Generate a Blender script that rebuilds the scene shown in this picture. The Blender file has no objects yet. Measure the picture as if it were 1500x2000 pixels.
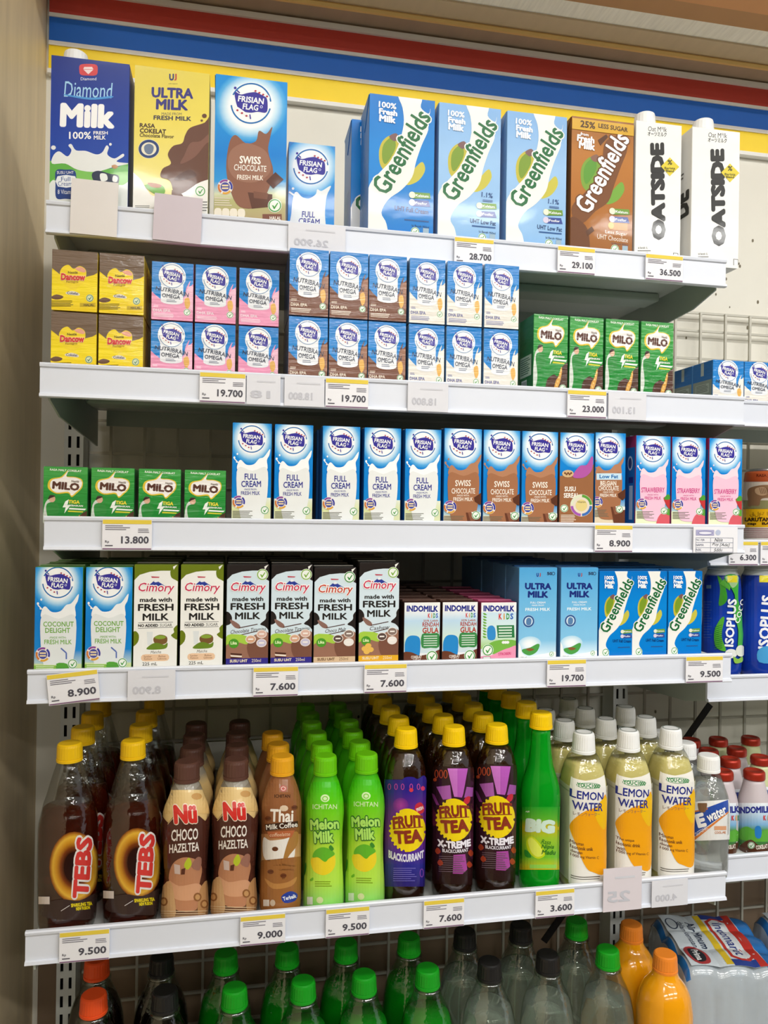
import bpy, bmesh, math, random
import numpy as np
from mathutils import Matrix, Vector

random.seed(7)
SC = bpy.context.scene
COL = SC.collection

# ------------------------------------------------------------------ camera
EYE = 1.35                    # eye height above the shop floor
FOC = 1500.0                  # focal length in pixels of the 1500 x 2000 frame
YAW, PIT, ROL = (math.radians(a) for a in (11.232, 0.068, 0.827))
FWD = np.array([math.sin(YAW) * math.cos(PIT), math.cos(YAW) * math.cos(PIT), math.sin(PIT)])
_r = np.array([math.cos(YAW), -math.sin(YAW), 0.0])
_u = np.cross(_r, FWD)
RGT = math.cos(ROL) * _r + math.sin(ROL) * _u
UPV = -math.sin(ROL) * _r + math.cos(ROL) * _u
cam_d = bpy.data.cameras.new('camera')
cam_d.sensor_fit = 'VERTICAL'
cam_d.sensor_height = 24.0
cam_d.lens = 24.0 * FOC / 2000.0
cam_d.clip_start = 0.02
cam = bpy.data.objects.new('camera', cam_d)
COL.objects.link(cam)
M = Matrix.Identity(4)
for i in range(3):
    M[i][0], M[i][1], M[i][2] = RGT[i], UPV[i], -FWD[i]
M.translation = (0, 0, EYE)
cam.matrix_world = M
SC.camera = cam

# ------------------------------------------------------------------ world, lights, exposure
SC.view_settings.view_transform = 'Standard'
SC.view_settings.look = 'None'
SC.view_settings.gamma = 1.0
SC.view_settings.use_curve_mapping = False
SC.view_settings.exposure = -0.40
world = bpy.data.worlds.new('shop_ambient')
SC.world = world
world.use_nodes = True
world.node_tree.nodes['Background'].inputs[0].default_value = (0.93, 0.96, 1.0, 1)
world.node_tree.nodes['Background'].inputs[1].default_value = 0.60
LAMP_POWER = 26.0
LAMP_ROWS = [(-0.60, 2.74), (-1.6, 2.74), (-2.9, 2.74), (-4.6, 2.74), (-6.6, 2.74)]


def dirn(px, py):
    return FWD * FOC + RGT * (px - 750.0) - UPV * (py - 1000.0)


def at(px, py, Y):
    """World point seen at a pixel, at distance Y from the camera's plane of the rack."""
    d = dirn(px, py)
    t = Y / d[1]
    return np.array([d[0] * t, Y, EYE + d[2] * t])


def atz(px, py, z):
    d = dirn(px, py)
    t = (z - EYE) / d[2]
    return np.array([d[0] * t, d[1] * t, z])


def proj(p):
    v = np.array([p[0], p[1], p[2] - EYE])
    z = v @ FWD
    return 750 + FOC * (v @ RGT) / z, 1000 - FOC * (v @ UPV) / z


# ------------------------------------------------------------------ materials
def lin(h):
    h = h.lstrip('#')
    o = []
    for i in (0, 2, 4):
        c = int(h[i:i + 2], 16) / 255.0
        o.append(c / 12.92 if c <= 0.04045 else ((c + 0.055) / 1.055) ** 2.4)
    return tuple(o)


MATS = {}


def mat(name, col=None, rough=0.45, metal=0.0, noise=0.0, nscale=40.0, bump=0.0, bscale=200.0, stretch=None,
        trans=0.0, ior=1.45, coat=0.0, attr=False, emis=0.0, spec=0.5):
    if name in MATS:
        return MATS[name]
    m = bpy.data.materials.new(name)
    m.use_nodes = True
    nt = m.node_tree
    b = nt.nodes['Principled BSDF']
    b.inputs['Roughness'].default_value = rough
    b.inputs['Metallic'].default_value = metal
    b.inputs['IOR'].default_value = ior
    b.inputs['Specular IOR Level'].default_value = spec
    b.inputs['Transmission Weight'].default_value = trans
    b.inputs['Coat Weight'].default_value = coat
    b.inputs['Coat Roughness'].default_value = 0.06
    tc = nt.nodes.new('ShaderNodeTexCoord')
    vec = tc.outputs['Object']
    if stretch:
        mp = nt.nodes.new('ShaderNodeMapping')
        mp.inputs['Scale'].default_value = stretch
        nt.links.new(vec, mp.inputs['Vector'])
        vec = mp.outputs['Vector']
    if attr:
        a = nt.nodes.new('ShaderNodeVertexColor')
        a.layer_name = 'Col'
        src = a.outputs['Color']
    else:
        rgb = nt.nodes.new('ShaderNodeRGB')
        rgb.outputs[0].default_value = (*lin(col), 1)
        src = rgb.outputs[0]
    if noise > 0:
        n = nt.nodes.new('ShaderNodeTexNoise')
        n.inputs['Scale'].default_value = nscale
        n.inputs['Detail'].default_value = 6
        nt.links.new(vec, n.inputs['Vector'])
        mr = nt.nodes.new('ShaderNodeMapRange')
        mr.inputs['To Min'].default_value = 1.0 - noise
        mr.inputs['To Max'].default_value = 1.0 + noise * 0.6
        nt.links.new(n.outputs['Fac'], mr.inputs['Value'])
        mx = nt.nodes.new('ShaderNodeMix')
        mx.data_type = 'RGBA'
        mx.blend_type = 'MULTIPLY'
        mx.inputs['Factor'].default_value = 1.0
        nt.links.new(src, mx.inputs['A'])
        nt.links.new(mr.outputs['Result'], mx.inputs['B'])
        src = mx.outputs['Result']
    nt.links.new(src, b.inputs['Base Color'])
    if emis > 0:
        nt.links.new(src, b.inputs['Emission Color'])
        b.inputs['Emission Strength'].default_value = emis
    if bump > 0:
        n2 = nt.nodes.new('ShaderNodeTexNoise')
        n2.inputs['Scale'].default_value = bscale
        n2.inputs['Detail'].default_value = 3
        nt.links.new(vec, n2.inputs['Vector'])
        bp = nt.nodes.new('ShaderNodeBump')
        bp.inputs['Strength'].default_value = bump
        bp.inputs['Distance'].default_value = 0.002
        nt.links.new(n2.outputs['Fac'], bp.inputs['Height'])
        nt.links.new(bp.outputs['Normal'], b.inputs['Normal'])
        if coat > 0:
            nt.links.new(bp.outputs['Normal'], b.inputs['Coat Normal'])
    MATS[name] = m
    return m


def glassy(name, col, fac=0.9, rough=0.05):
    """Thin clear plastic: see-through, tinted, with Fresnel gloss."""
    if name in MATS:
        return MATS[name]
    m = bpy.data.materials.new(name)
    m.use_nodes = True
    nt = m.node_tree
    nt.nodes.remove(nt.nodes['Principled BSDF'])
    out = nt.nodes['Material Output']
    t = nt.nodes.new('ShaderNodeBsdfTransparent')
    t.inputs['Color'].default_value = (*lin(col), 1)
    g = nt.nodes.new('ShaderNodeBsdfGlossy')
    g.inputs['Roughness'].default_value = rough
    lw = nt.nodes.new('ShaderNodeLayerWeight')
    lw.inputs['Blend'].default_value = 0.25
    mr = nt.nodes.new('ShaderNodeMapRange')
    mr.inputs['To Min'].default_value = 1 - fac
    mr.inputs['To Max'].default_value = 0.42
    nt.links.new(lw.outputs['Fresnel'], mr.inputs['Value'])
    n = nt.nodes.new('ShaderNodeTexNoise')
    n.inputs['Scale'].default_value = 110
    tc = nt.nodes.new('ShaderNodeTexCoord')
    nt.links.new(tc.outputs['Object'], n.inputs['Vector'])
    bp = nt.nodes.new('ShaderNodeBump')
    bp.inputs['Strength'].default_value = 0.55
    bp.inputs['Distance'].default_value = 0.002
    nt.links.new(n.outputs['Fac'], bp.inputs['Height'])
    nt.links.new(bp.outputs['Normal'], g.inputs['Normal'])
    mx = nt.nodes.new('ShaderNodeMixShader')
    nt.links.new(mr.outputs['Result'], mx.inputs[0])
    nt.links.new(t.outputs[0], mx.inputs[1])
    nt.links.new(g.outputs[0], mx.inputs[2])
    nt.links.new(mx.outputs[0], out.inputs['Surface'])
    MATS[name] = m
    return m


PRINT = mat('printed_card', attr=True, rough=0.3, noise=0.05, nscale=60, bump=0.10, bscale=22, coat=0.3, spec=0.2)
PRINT_FILM = mat('printed_card_under_shrink_film', attr=True, rough=0.4, noise=0.05, nscale=60, coat=0.5, bump=0.7, bscale=34, spec=0.3,
                 stretch=(0.8, 1.0, 5.0))
PRINT_SLEEVE = mat('printed_plastic_sleeve', attr=True, rough=0.22, noise=0.04, nscale=50, coat=0.15, spec=0.4)
PRINT_PAPER = mat('printed_paper', attr=True, rough=0.6)


# ------------------------------------------------------------------ object helpers
def link(name, me, parent=None, m=None):
    o = bpy.data.objects.new(name, me)
    COL.objects.link(o)
    if parent is not None:
        o.parent = parent
    if m is not None and not me.materials:
        me.materials.append(m)
    return o


def bm_mesh(name, bm, smooth=False, m=None):
    bm.normal_update()
    me = bpy.data.meshes.new(name)
    bm.to_mesh(me)
    bm.free()
    if smooth:
        for p in me.polygons:
            p.use_smooth = True
    if m is not None:
        me.materials.append(m)
    return me


def add_box(bm, lo, hi):
    v = [bm.verts.new((x, y, z)) for x in (lo[0], hi[0]) for y in (lo[1], hi[1]) for z in (lo[2], hi[2])]
    for f in ((0, 1, 3, 2), (4, 6, 7, 5), (0, 4, 5, 1), (2, 3, 7, 6), (0, 2, 6, 4), (1, 5, 7, 3)):
        bm.faces.new([v[i] for i in f])
    return v


def box_mesh(name, lo, hi, m, bevel=0.0, seg=2):
    bm = bmesh.new()
    add_box(bm, lo, hi)
    if bevel > 0:
        bmesh.ops.bevel(bm, geom=list(bm.edges), offset=bevel, segments=seg, affect='EDGES', profile=0.5)
    return bm_mesh(name, bm, False, m)


def box(name, lo, hi, m, parent=None, bevel=0.0):
    return link(name, box_mesh(name, lo, hi, m, bevel), parent)


def prism(name, pts, axis, a0, a1, m, parent=None):
    """Extrude a 2D outline (pts) along axis x from a0 to a1; pts are (y, z)."""
    bm = bmesh.new()
    n = len(pts)
    va = [bm.verts.new((a0, p[0], p[1])) for p in pts]
    vb = [bm.verts.new((a1, p[0], p[1])) for p in pts]
    bm.faces.new(va)
    bm.faces.new(vb[::-1])
    for i in range(n):
        bm.faces.new([va[i], vb[i], vb[(i + 1) % n], va[(i + 1) % n]])
    bmesh.ops.recalc_face_normals(bm, faces=list(bm.faces))
    return link(name, bm_mesh(name, bm, False, m), parent)


def thing(name, label, cat, loc=(0, 0, 0), rz=0.0, group=None):
    o = bpy.data.objects.new(name, None)
    COL.objects.link(o)
    o.location = loc
    o.rotation_euler = (0, 0, rz)
    o.empty_display_size = 0.02
    tag(o, label, cat, group)
    return o


def tag(o, label, cat, group=None):
    o['label'] = label
    o['category'] = cat
    if group:
        o['group'] = group
    return o


def struct(o, label=None, cat=None):
    o['kind'] = 'structure'
    if label:
        o['label'] = label
    if cat:
        o['category'] = cat
    return o


ORD = ['first', 'second', 'third', 'fourth', 'fifth', 'sixth', 'seventh', 'eighth', 'ninth', 'tenth']


# ------------------------------------------------------------------ printed artwork as geometry
_GL = {}


def glyphs(s, bold):
    k = (s, bold)
    if k not in _GL:
        c = bpy.data.curves.new('lettering', 'FONT')
        c.body = s
        c.size = 1.0
        c.resolution_u = 2
        c.offset = bold
        o = bpy.data.objects.new('lettering', c)
        me = o.to_mesh()
        V = np.array([v.co[:2] for v in me.vertices])
        Fc = [tuple(p.vertices) for p in me.polygons]
        o.to_mesh_clear()
        bpy.data.objects.remove(o)
        bpy.data.curves.remove(c)
        _GL[k] = (V, Fc)
    return _GL[k]


def smooth(pts, n=5, closed=True):
    """Catmull-Rom through the points."""
    P = np.array(pts, float)
    N = len(P)
    out = []
    for i in range(N):
        p0, p1, p2, p3 = P[(i - 1) % N], P[i], P[(i + 1) % N], P[(i + 2) % N]
        for t in np.linspace(0, 1, n, endpoint=False):
            out.append(0.5 * (2 * p1 + (p2 - p0) * t + (2 * p0 - 5 * p1 + 4 * p2 - p3) * t * t
                              + (3 * p1 - p0 - 3 * p2 + p3) * t ** 3))
    return out


class Flat:
    """A flat printed face: art given in the pixels of a zoomed crop of the photograph, carried by sight rays onto the
    face's own plane."""

    def __init__(s, crop, xc, Y, zb, w, h):
        s.c, s.xc, s.Y, s.zb, s.w, s.h = crop, xc, Y, zb, w, h
        s.curved = False

    def map(s, p):
        q = at(s.c[0] + p[0] / s.c[2], s.c[1] + p[1] / s.c[2], s.Y)
        return (q[0] - s.xc, q[2] - s.zb)

    def out(s, x, z, off):
        return (x, -off, z)


class Unit:
    """A flat card with art in its own units: x 0..100 across, y 0..100*h/w down."""

    def __init__(s, w, h, W=100.0):
        s.w, s.h, s.k = w, h, w / W
        s.curved = False

    def map(s, p):
        return (p[0] * s.k - s.w / 2, s.h - p[1] * s.k)

    def out(s, x, z, off):
        return (x, -off, z)


class Round:
    """A bottle's label: art in crop pixels, carried by sight rays onto the turned surface of the bottle."""

    def __init__(s, crop, xc, Yc, zb, prof):
        s.c = crop
        s.o = np.array([xc, Yc, zb])
        th = math.atan2(xc, Yc)
        s.rz = -th
        s.v = np.array([math.sin(th), math.cos(th), 0.0])   # away from the camera
        s.r = np.array([math.cos(th), -math.sin(th), 0.0])
        s.pz = [p[0] for p in prof]
        s.pr = [p[1] for p in prof]
        s.w = 2 * max(s.pr)
        s.h = prof[-1][0]
        s.curved = True

    def R(s, z):
        return float(np.interp(z, s.pz, s.pr))

    def map(s, p):
        d = dirn(s.c[0] + p[0] / s.c[2], s.c[1] + p[1] / s.c[2])
        off = -s.w / 2
        for _ in range(4):
            t = (s.o @ s.v + off) / (d @ s.v)
            q = d * t + np.array([0, 0, EYE])
            x = (q - s.o) @ s.r
            z = q[2] - s.o[2]
            r = s.R(z)
            x = max(-0.985 * r, min(0.985 * r, x))
            off = -math.sqrt(max(r * r - x * x, 0))
        return (x, z)

    def out(s, x, z, off):
        r = s.R(z)
        x = max(-0.985 * r, min(0.985 * r, x))
        a = math.asin(x / r)
        return ((r + off) * math.sin(a), -(r + off) * math.cos(a), z)


class Art:
    def __init__(s, surf, base=None):
        s.S = surf
        s.items = []      # (layer, verts local 2d, faces, colours)
        s.boxes = []
        if base is not None:
            s.local([(-surf.w / 2, 0), (surf.w / 2, 0), (surf.w / 2, surf.h), (-surf.w / 2, surf.h)], [(0, 1, 2, 3)], [lin(base)] * 4)

    # --- storing
    def local(s, V, F, C, lift=None, thick=0.0):
        V = np.array(V, float)
        lo, hi = V.min(0), V.max(0)
        lay = 0
        for l, a, b in s.boxes:
            if lo[0] < b[0] and hi[0] > a[0] and lo[1] < b[1] and hi[1] > a[1]:
                lay = max(lay, l + 1)
        s.boxes.append((lay + thick / 0.00006, lo, hi))
        s.items.append((lay, V, F, C, lift))

    def raw(s, V, F, C, lift=None):
        n_lift = lift
        thick = max(lift) if lift else 0.0
        if s.S.curved:
            bm = bmesh.new()
            cl = bm.verts.layers.float_color.new('c')
            vs = []
            for i, (p, c) in enumerate(zip(V, C)):
                v = bm.verts.new((p[0], p[1], 0))
                v[cl] = (*c, lift[i] if lift else 0.0)
                vs.append(v)
            for f in F:
                try:
                    bm.faces.new([vs[i] for i in f])
                except ValueError:
                    pass
            bmesh.ops.triangulate(bm, faces=list(bm.faces))
            A = np.array(V)
            lo, hi = A.min(0), A.max(0)
            step = getattr(s.S, 'step', 22.0)
            for ax in (0, 1):
                st = step if ax == 0 else step * 1.6
                k = math.ceil(lo[ax] / st) * st
                while k < hi[ax]:
                    no = (1, 0, 0) if ax == 0 else (0, 1, 0)
                    co = (k, 0, 0) if ax == 0 else (0, k, 0)
                    bmesh.ops.bisect_plane(bm, geom=list(bm.verts) + list(bm.edges) + list(bm.faces), plane_co=co, plane_no=no)
                    k += st
            bm.verts.index_update()
            V = [v.co[:2] for v in bm.verts]
            C = [tuple(v[cl][:3]) for v in bm.verts]
            if lift:
                lift = [v[cl][3] for v in bm.verts]
            F = [[v.index for v in f.verts] for f in bm.faces]
            bm.free()
        V2 = [s.S.map(p) for p in V]
        if not s.S.curved:
            A = np.array(V2)
            w, h = s.S.w / 2, s.S.h
            lo, hi = A.min(0), A.max(0)
            if lo[0] >= w or hi[0] <= -w or lo[1] >= h or hi[1] <= 0:
                return
            cuts = []
            if lo[0] < -w: cuts.append(((-w, 0, 0), (-1, 0, 0)))
            if hi[0] > w: cuts.append(((w, 0, 0), (1, 0, 0)))
            if lo[1] < 0: cuts.append(((0, 0, 0), (0, -1, 0)))
            if hi[1] > h: cuts.append(((0, h, 0), (0, 1, 0)))
            if cuts:
                bm = bmesh.new()
                cl = bm.verts.layers.float_color.new('c')
                vs = []
                for i, (p, c) in enumerate(zip(V2, C)):
                    v = bm.verts.new((p[0], p[1], 0))
                    v[cl] = (*c, lift[i] if lift else 0.0)
                    vs.append(v)
                for f in F:
                    try:
                        bm.faces.new([vs[i] for i in f])
                    except ValueError:
                        pass
                bmesh.ops.triangulate(bm, faces=list(bm.faces))
                for co, no in cuts:
                    bmesh.ops.bisect_plane(bm, geom=list(bm.verts) + list(bm.edges) + list(bm.faces), plane_co=co, plane_no=no,
                                           clear_outer=True)
                bm.verts.index_update()
                V2 = [v.co[:2] for v in bm.verts]
                C = [tuple(v[cl][:3]) for v in bm.verts]
                if lift:
                    lift = [v[cl][3] for v in bm.verts]
                F = [[v.index for v in f.verts] for f in bm.faces]
                bm.free()
                if not V2:
                    return
        s.local(V2, F, C, lift, thick)

    # --- shapes in crop pixels (y down)
    def poly(s, pts, col):
        s.raw(pts, [tuple(range(len(pts)))], [lin(col)] * len(pts))

    def rect(s, x0, y0, x1, y1, col):
        s.poly([(x0, y0), (x1, y0), (x1, y1), (x0, y1)], col)

    def blob(s, pts, col, n=5):
        s.poly(smooth(pts, n), col)

    def grad(s, x0, y0, x1, y1, stops, dx=0):
        """Printed colour bands that run into each other: stops (0..1, colour)."""
        V, F, C = [], [], []
        for i, (t, c) in enumerate(stops):
            y = y0 + (y1 - y0) * t
            V += [(x0 + dx * t, y), (x1 + dx * t, y)]
            C += [lin(c)] * 2
            if i:
                F.append((2 * i - 2, 2 * i - 1, 2 * i + 1, 2 * i))
        s.raw(V, F, C)

    def disc(s, cx, cy, rx, ry, col, n=28):
        s.poly([(cx + rx * math.cos(2 * math.pi * i / n), cy + ry * math.sin(2 * math.pi * i / n)) for i in range(n)], col)

    def glow(s, cx, cy, rx, ry, stops, n=28):
        V, F, C = [(cx, cy)], [], [lin(stops[0][1])]
        for k, (t, c) in enumerate(stops[1:]):
            b = len(V)
            for i in range(n):
                a = 2 * math.pi * i / n
                V.append((cx + rx * t * math.cos(a), cy + ry * t * math.sin(a)))
                C.append(lin(c))
            for i in range(n):
                j = (i + 1) % n
                if k == 0:
                    F.append((0, b + i, b + j))
                else:
                    F.append((b - n + i, b - n + j, b + j, b + i))
        s.raw(V, F, C)

    def ring(s, cx, cy, rx, ry, wd, col, n=32, a0=0, a1=360):
        V, F = [], []
        full = a1 - a0 >= 360
        for i in range(n + 1):
            a = math.radians(a0 + (a1 - a0) * i / n)
            for k in (0, wd):
                V.append((cx + (rx - k) * math.cos(a), cy + (ry - k) * math.sin(a)))
            if i:
                F.append((2 * i - 2, 2 * i, 2 * i + 1, 2 * i - 1))
        s.raw(V, F, [lin(col)] * len(V))

    def line(s, x0, y0, x1, y1, wd, col):
        d = np.array([x1 - x0, y1 - y0], float)
        d /= max(np.hypot(*d), 1e-9)
        n = np.array([-d[1], d[0]]) * wd / 2
        s.poly([(x0 + n[0], y0 + n[1]), (x1 + n[0], y1 + n[1]), (x1 - n[0], y1 - n[1]), (x0 - n[0], y0 - n[1])], col)

    def burst(s, cx, cy, r1, r2, n, col, ky=1.0):
        P = []
        for i in range(n):
            for a, r in ((i - 0.28, r1), (i + 0.02, r1), (i + 0.22, r2), (i + 0.5, r2)):
                t = 2 * math.pi * a / n
                P.append((cx + r * math.cos(t), cy + r * ky * math.sin(t)))
        s.poly(P, col)

    def text(s, t, cx, cy, L, H, col, bold=0.0, ang=0.0, out=None, ow=0.05, shear=0.0, arc=0.0, flip=False):
        """Lettering: centre, length and capital height in crop pixels, turned by ang degrees counter-clockwise."""
        V0, _ = glyphs(t, 0.0)
        lo, hi = V0.min(0) - max(bold, 0), V0.max(0) + max(bold, 0)
        kx, ky = L / max(hi[0] - lo[0], 1e-6), H / max(hi[1] - lo[1], 1e-6)
        mid = (lo + hi) / 2
        ca, sa = math.cos(math.radians(ang)), math.sin(math.radians(ang))
        jobs = []
        if out:
            jobs.append((max(bold, 0) + ow, out))
        jobs.append((max(bold, 0), col))
        V, F = glyphs(t, 0.0)
        V0 = V - mid
        for b, c in jobs:
            # heavier strokes: the letters laid over themselves in a small circle
            if b > 0.004:
                n = 8 if b < 0.045 else 12
                offs = [(b * math.cos(2 * math.pi * i / n), b * math.sin(2 * math.pi * i / n)) for i in range(n)]
                if b > 0.07:
                    offs += [(b * .5 * math.cos(2 * math.pi * i / 6), b * .5 * math.sin(2 * math.pi * i / 6)) for i in range(6)]
            else:
                offs = [(0, 0)]
            P, Q, LF = [], [], []
            for io, (ox, oy) in enumerate(offs):
                q0 = len(P)
                for v in V0:
                    x, y = (v[0] + ox) * kx, (v[1] + oy) * ky
                    x += shear * y
                    y -= arc * ((2 * x / L) ** 2) * H
                    if flip:
                        x = -x
                    P.append((cx + x * ca - y * sa, cy - (x * sa + y * ca)))
                Q += [tuple(q0 + i for i in f) for f in F]
                LF += [io * 0.000008] * len(V0)
            s.raw(P, Q, [lin(c)] * len(P), LF if len(offs) > 1 else None)

    def lines(s, x0, y0, x1, y1, n, col, fill=0.45, ragged=0.3, slope=0.0):
        """Rows of small print too fine to read."""
        rnd = random.Random(int(x0 * 7 + y0))
        st = (y1 - y0) / n
        for i in range(n):
            e = x1 - (x1 - x0) * ragged * rnd.random()
            y = y0 + i * st
            s.poly([(x0, y), (e, y + slope * (e - x0)), (e, y + st * fill + slope * (e - x0)), (x0, y + st * fill)], col)

    # --- finished mesh
    def mesh(s, name, m):
        V, F, C = [], [], []
        for lay, v, f, c, lf in sorted(s.items, key=lambda t: t[0]):
            b = len(V)
            off = 0.0003 + (0.00012 if s.S.curved else 0.00006) * lay
            V += [s.S.out(p[0], p[1], off + (lf[i] if lf else 0.0)) for i, p in enumerate(v)]
            F += [tuple(b + i for i in q) for q in f]
            C += [(*k, 1.0) for k in c]
        me = bpy.data.meshes.new(name)
        me.from_pydata(V, [], F)
        # keep every face turned outwards
        at_ = me.color_attributes.new('Col', 'FLOAT_COLOR', 'POINT')
        at_.data.foreach_set('color', np.array(C, 'f').ravel())
        me.materials.append(m)
        me.update()
        return me

# ------------------------------------------------------------------ the place: walls, floor, ceiling, lamps
WALL_Y = 1.17
PANEL_X = -0.268
POST_X = (-0.2155, 0.613)
POST_Y = 1.14
SOF = at(500, 27, WALL_Y)[2]          # underside of the wooden soffit, where it meets the wall

m_wall = mat('painted_wall', '#efebde', 0.6, noise=0.08, nscale=9, bump=0.05, bscale=60)
m_wood = mat('wood_laminate', '#e4d0aa', 0.5, noise=0.2, nscale=9, bump=0.03, stretch=(6, 6, 0.7))
m_steel = mat('white_enamelled_steel', '#d9dcd8', 0.38, noise=0.05, nscale=20)
m_rail = mat('white_plastic_rail', '#e0e4ee', 0.33, noise=0.03, nscale=14, bump=0.02, bscale=30)
m_under = mat('grey_green_steel', '#b9c2ba', 0.4, noise=0.08, nscale=14)
m_wire = mat('zinc_wire', '#bdb9ac', 0.4, metal=0.3, noise=0.15, nscale=30)
m_dark = mat('black_plastic', '#161616', 0.4, noise=0.05)

wb = struct(box('wall_back', (-3.0, WALL_Y, 0), (4.0, WALL_Y + 0.1, 2.8), m_wall),
            'white painted wall behind the shelving', 'wall')
rndw = random.Random(3)
m_spot = mat('wall_stain', '#7d7460', 0.8, noise=0.2)
for px, py in ((1375, 560), (1418, 545), (1398, 575), (1445, 520), (1470, 470), (1352, 590), (1425, 600), (1480, 590), (1443, 515),
               (1300, 630), (1460, 640), (1340, 660), (610, 1392), (700, 1400), (1280, 1390)):
    p = at(px, py, WALL_Y)
    bm = bmesh.new()
    bmesh.ops.create_circle(bm, cap_ends=True, segments=7, radius=0.0011 + 0.0012 * rndw.random())
    bmesh.ops.rotate(bm, verts=bm.verts, cent=(0, 0, 0), matrix=Matrix.Rotation(math.pi / 2, 3, 'X'))
    bmesh.ops.scale(bm, vec=(1, 1, 1.6), verts=bm.verts)
    o = link('stain', bm_mesh('stain', bm, False, m_spot), wb)
    o.location = (p[0], WALL_Y - 0.0005, p[2])

box('lower_wall_sheet', (-0.26, WALL_Y - 0.006, 0.0), (2.5, WALL_Y - 0.0005, EYE - 0.47), mat('brown_wall_sheet', '#86705a', 0.6, noise=0.15, nscale=12), wb)  # assumed brown sheet; its colour darkens the lower wall

struct(box('wall_left', (PANEL_X - 0.04, -0.3, 0), (PANEL_X, WALL_Y, SOF), m_wood), 'wood grain panel wall beside the shelving', 'wall')
m_floor = mat('floor_tile', '#8f8a80', 0.2, noise=0.05, nscale=6)
struct(box('floor', (-4, -8, -0.05), (4, WALL_Y, 0), m_floor), 'pale tiled shop floor', 'floor')
m_ceil = mat('ceiling_board', '#eeeeea', 0.8, noise=0.03)
struct(box('ceiling', (-4, -8, 2.8), (4, WALL_Y + 0.1, 2.9), m_ceil), 'white shop ceiling', 'ceiling')


def syd(px, py):
    return atz(px, py, SOF)[1]


# wooden soffit over the rack, in strips that run along the wall
m_sof1 = mat('soffit_wood', '#bda68c', 0.5, noise=0.14, nscale=10, stretch=(6, 1, 1))
m_sof2 = mat('soffit_wood_pale', '#d0bc9c', 0.5, noise=0.14, nscale=10, stretch=(6, 1, 1))
m_speck = mat('speckled_board', '#fdfaf2', 0.6, noise=0.22, nscale=26, stretch=(9, 0.8, 1))
m_gold = mat('brass_trim', '#f4cf86', 0.28, metal=0.2, noise=0.06)
m_brn = mat('brown_beam', '#b98a5e', 0.5, noise=0.08, nscale=9, stretch=(4, 1, 1))
m_org = mat('brown_beam_face', '#d89a66', 0.5, noise=0.06, nscale=9, stretch=(4, 1, 1))
yg = syd(1000, 58)
ys = syd(1000, 23)
ye = syd(1100, 0)
yb = syd(1330, 0)
so = struct(box('ceiling_soffit', (-0.31, yg, SOF), (4, WALL_Y, SOF + 0.05), m_sof1), 'brown wooden soffit above the striped header', 'soffit')
box('soffit_board', (-0.31, ys, SOF + 0.001), (4, yg, SOF + 0.05), m_sof2, so)
prism('brass_strip', [(yg - 0.004, SOF - 0.002), (yg - 0.002, SOF - 0.006), (yg + 0.002, SOF - 0.006), (yg + 0.004, SOF - 0.002), (yg, SOF + 0.004)], 'x',
      -0.31, 4, m_gold, so)
box('speckled_strip', (-0.31, ye, SOF + 0.004), (4, ys, SOF + 0.05), m_speck, so)
box('soffit_beam', (-0.31, yb, SOF + 0.0), (4, ye, SOF + 0.05), m_brn, so)
box('soffit_edge', (-0.31, yb - 0.06, SOF - 0.002), (4, yb, SOF + 0.05), m_org, so)
js = at(1310, 125, WALL_Y)
box('board_joint', (0.93, yg + 0.003, SOF - 0.0006), (0.9315, WALL_Y - 0.012, SOF + 0.001), mat('dark_joint', '#4a3c2e', 0.8), so)  # narrow dark brown strip marks the joint between boards

# striped header board on the wall
hb = thing('striped_header_board', 'red blue and yellow striped header board on the wall above the cartons', 'header board',
           (0, WALL_Y, 0))
m_red = mat('header_red', '#c8443a', 0.4, noise=0.04)
m_blu = mat('header_blue', '#176ad0', 0.4, noise=0.04)
m_yel = mat('header_yellow', '#ffdb0c', 0.4, noise=0.03)
m_wht = mat('header_white', '#f2f0ea', 0.4, noise=0.03)
zz = lambda y: at(500, y, WALL_Y - 0.006)[2]
HX0, HX1 = PANEL_X + 0.004, 2.6
for nm, ya, yb_, mm, dep in (('white_strip', 27, 38, m_wht, 0.010), ('red_stripe', 38, 78, m_red, 0.006), ('white_strip', 78, 85, m_wht, 0.008),
                             ('blue_stripe', 85, 130, m_blu, 0.006), ('white_strip', 130, 138, m_wht, 0.008),
                             ('yellow_stripe', 138, 185, m_yel, 0.006), ('white_strip', 185, 193, m_wht, 0.012)):
    box(nm, (HX0, -dep, zz(yb_)), (HX1, -0.0005, zz(ya)), mm, hb)

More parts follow.
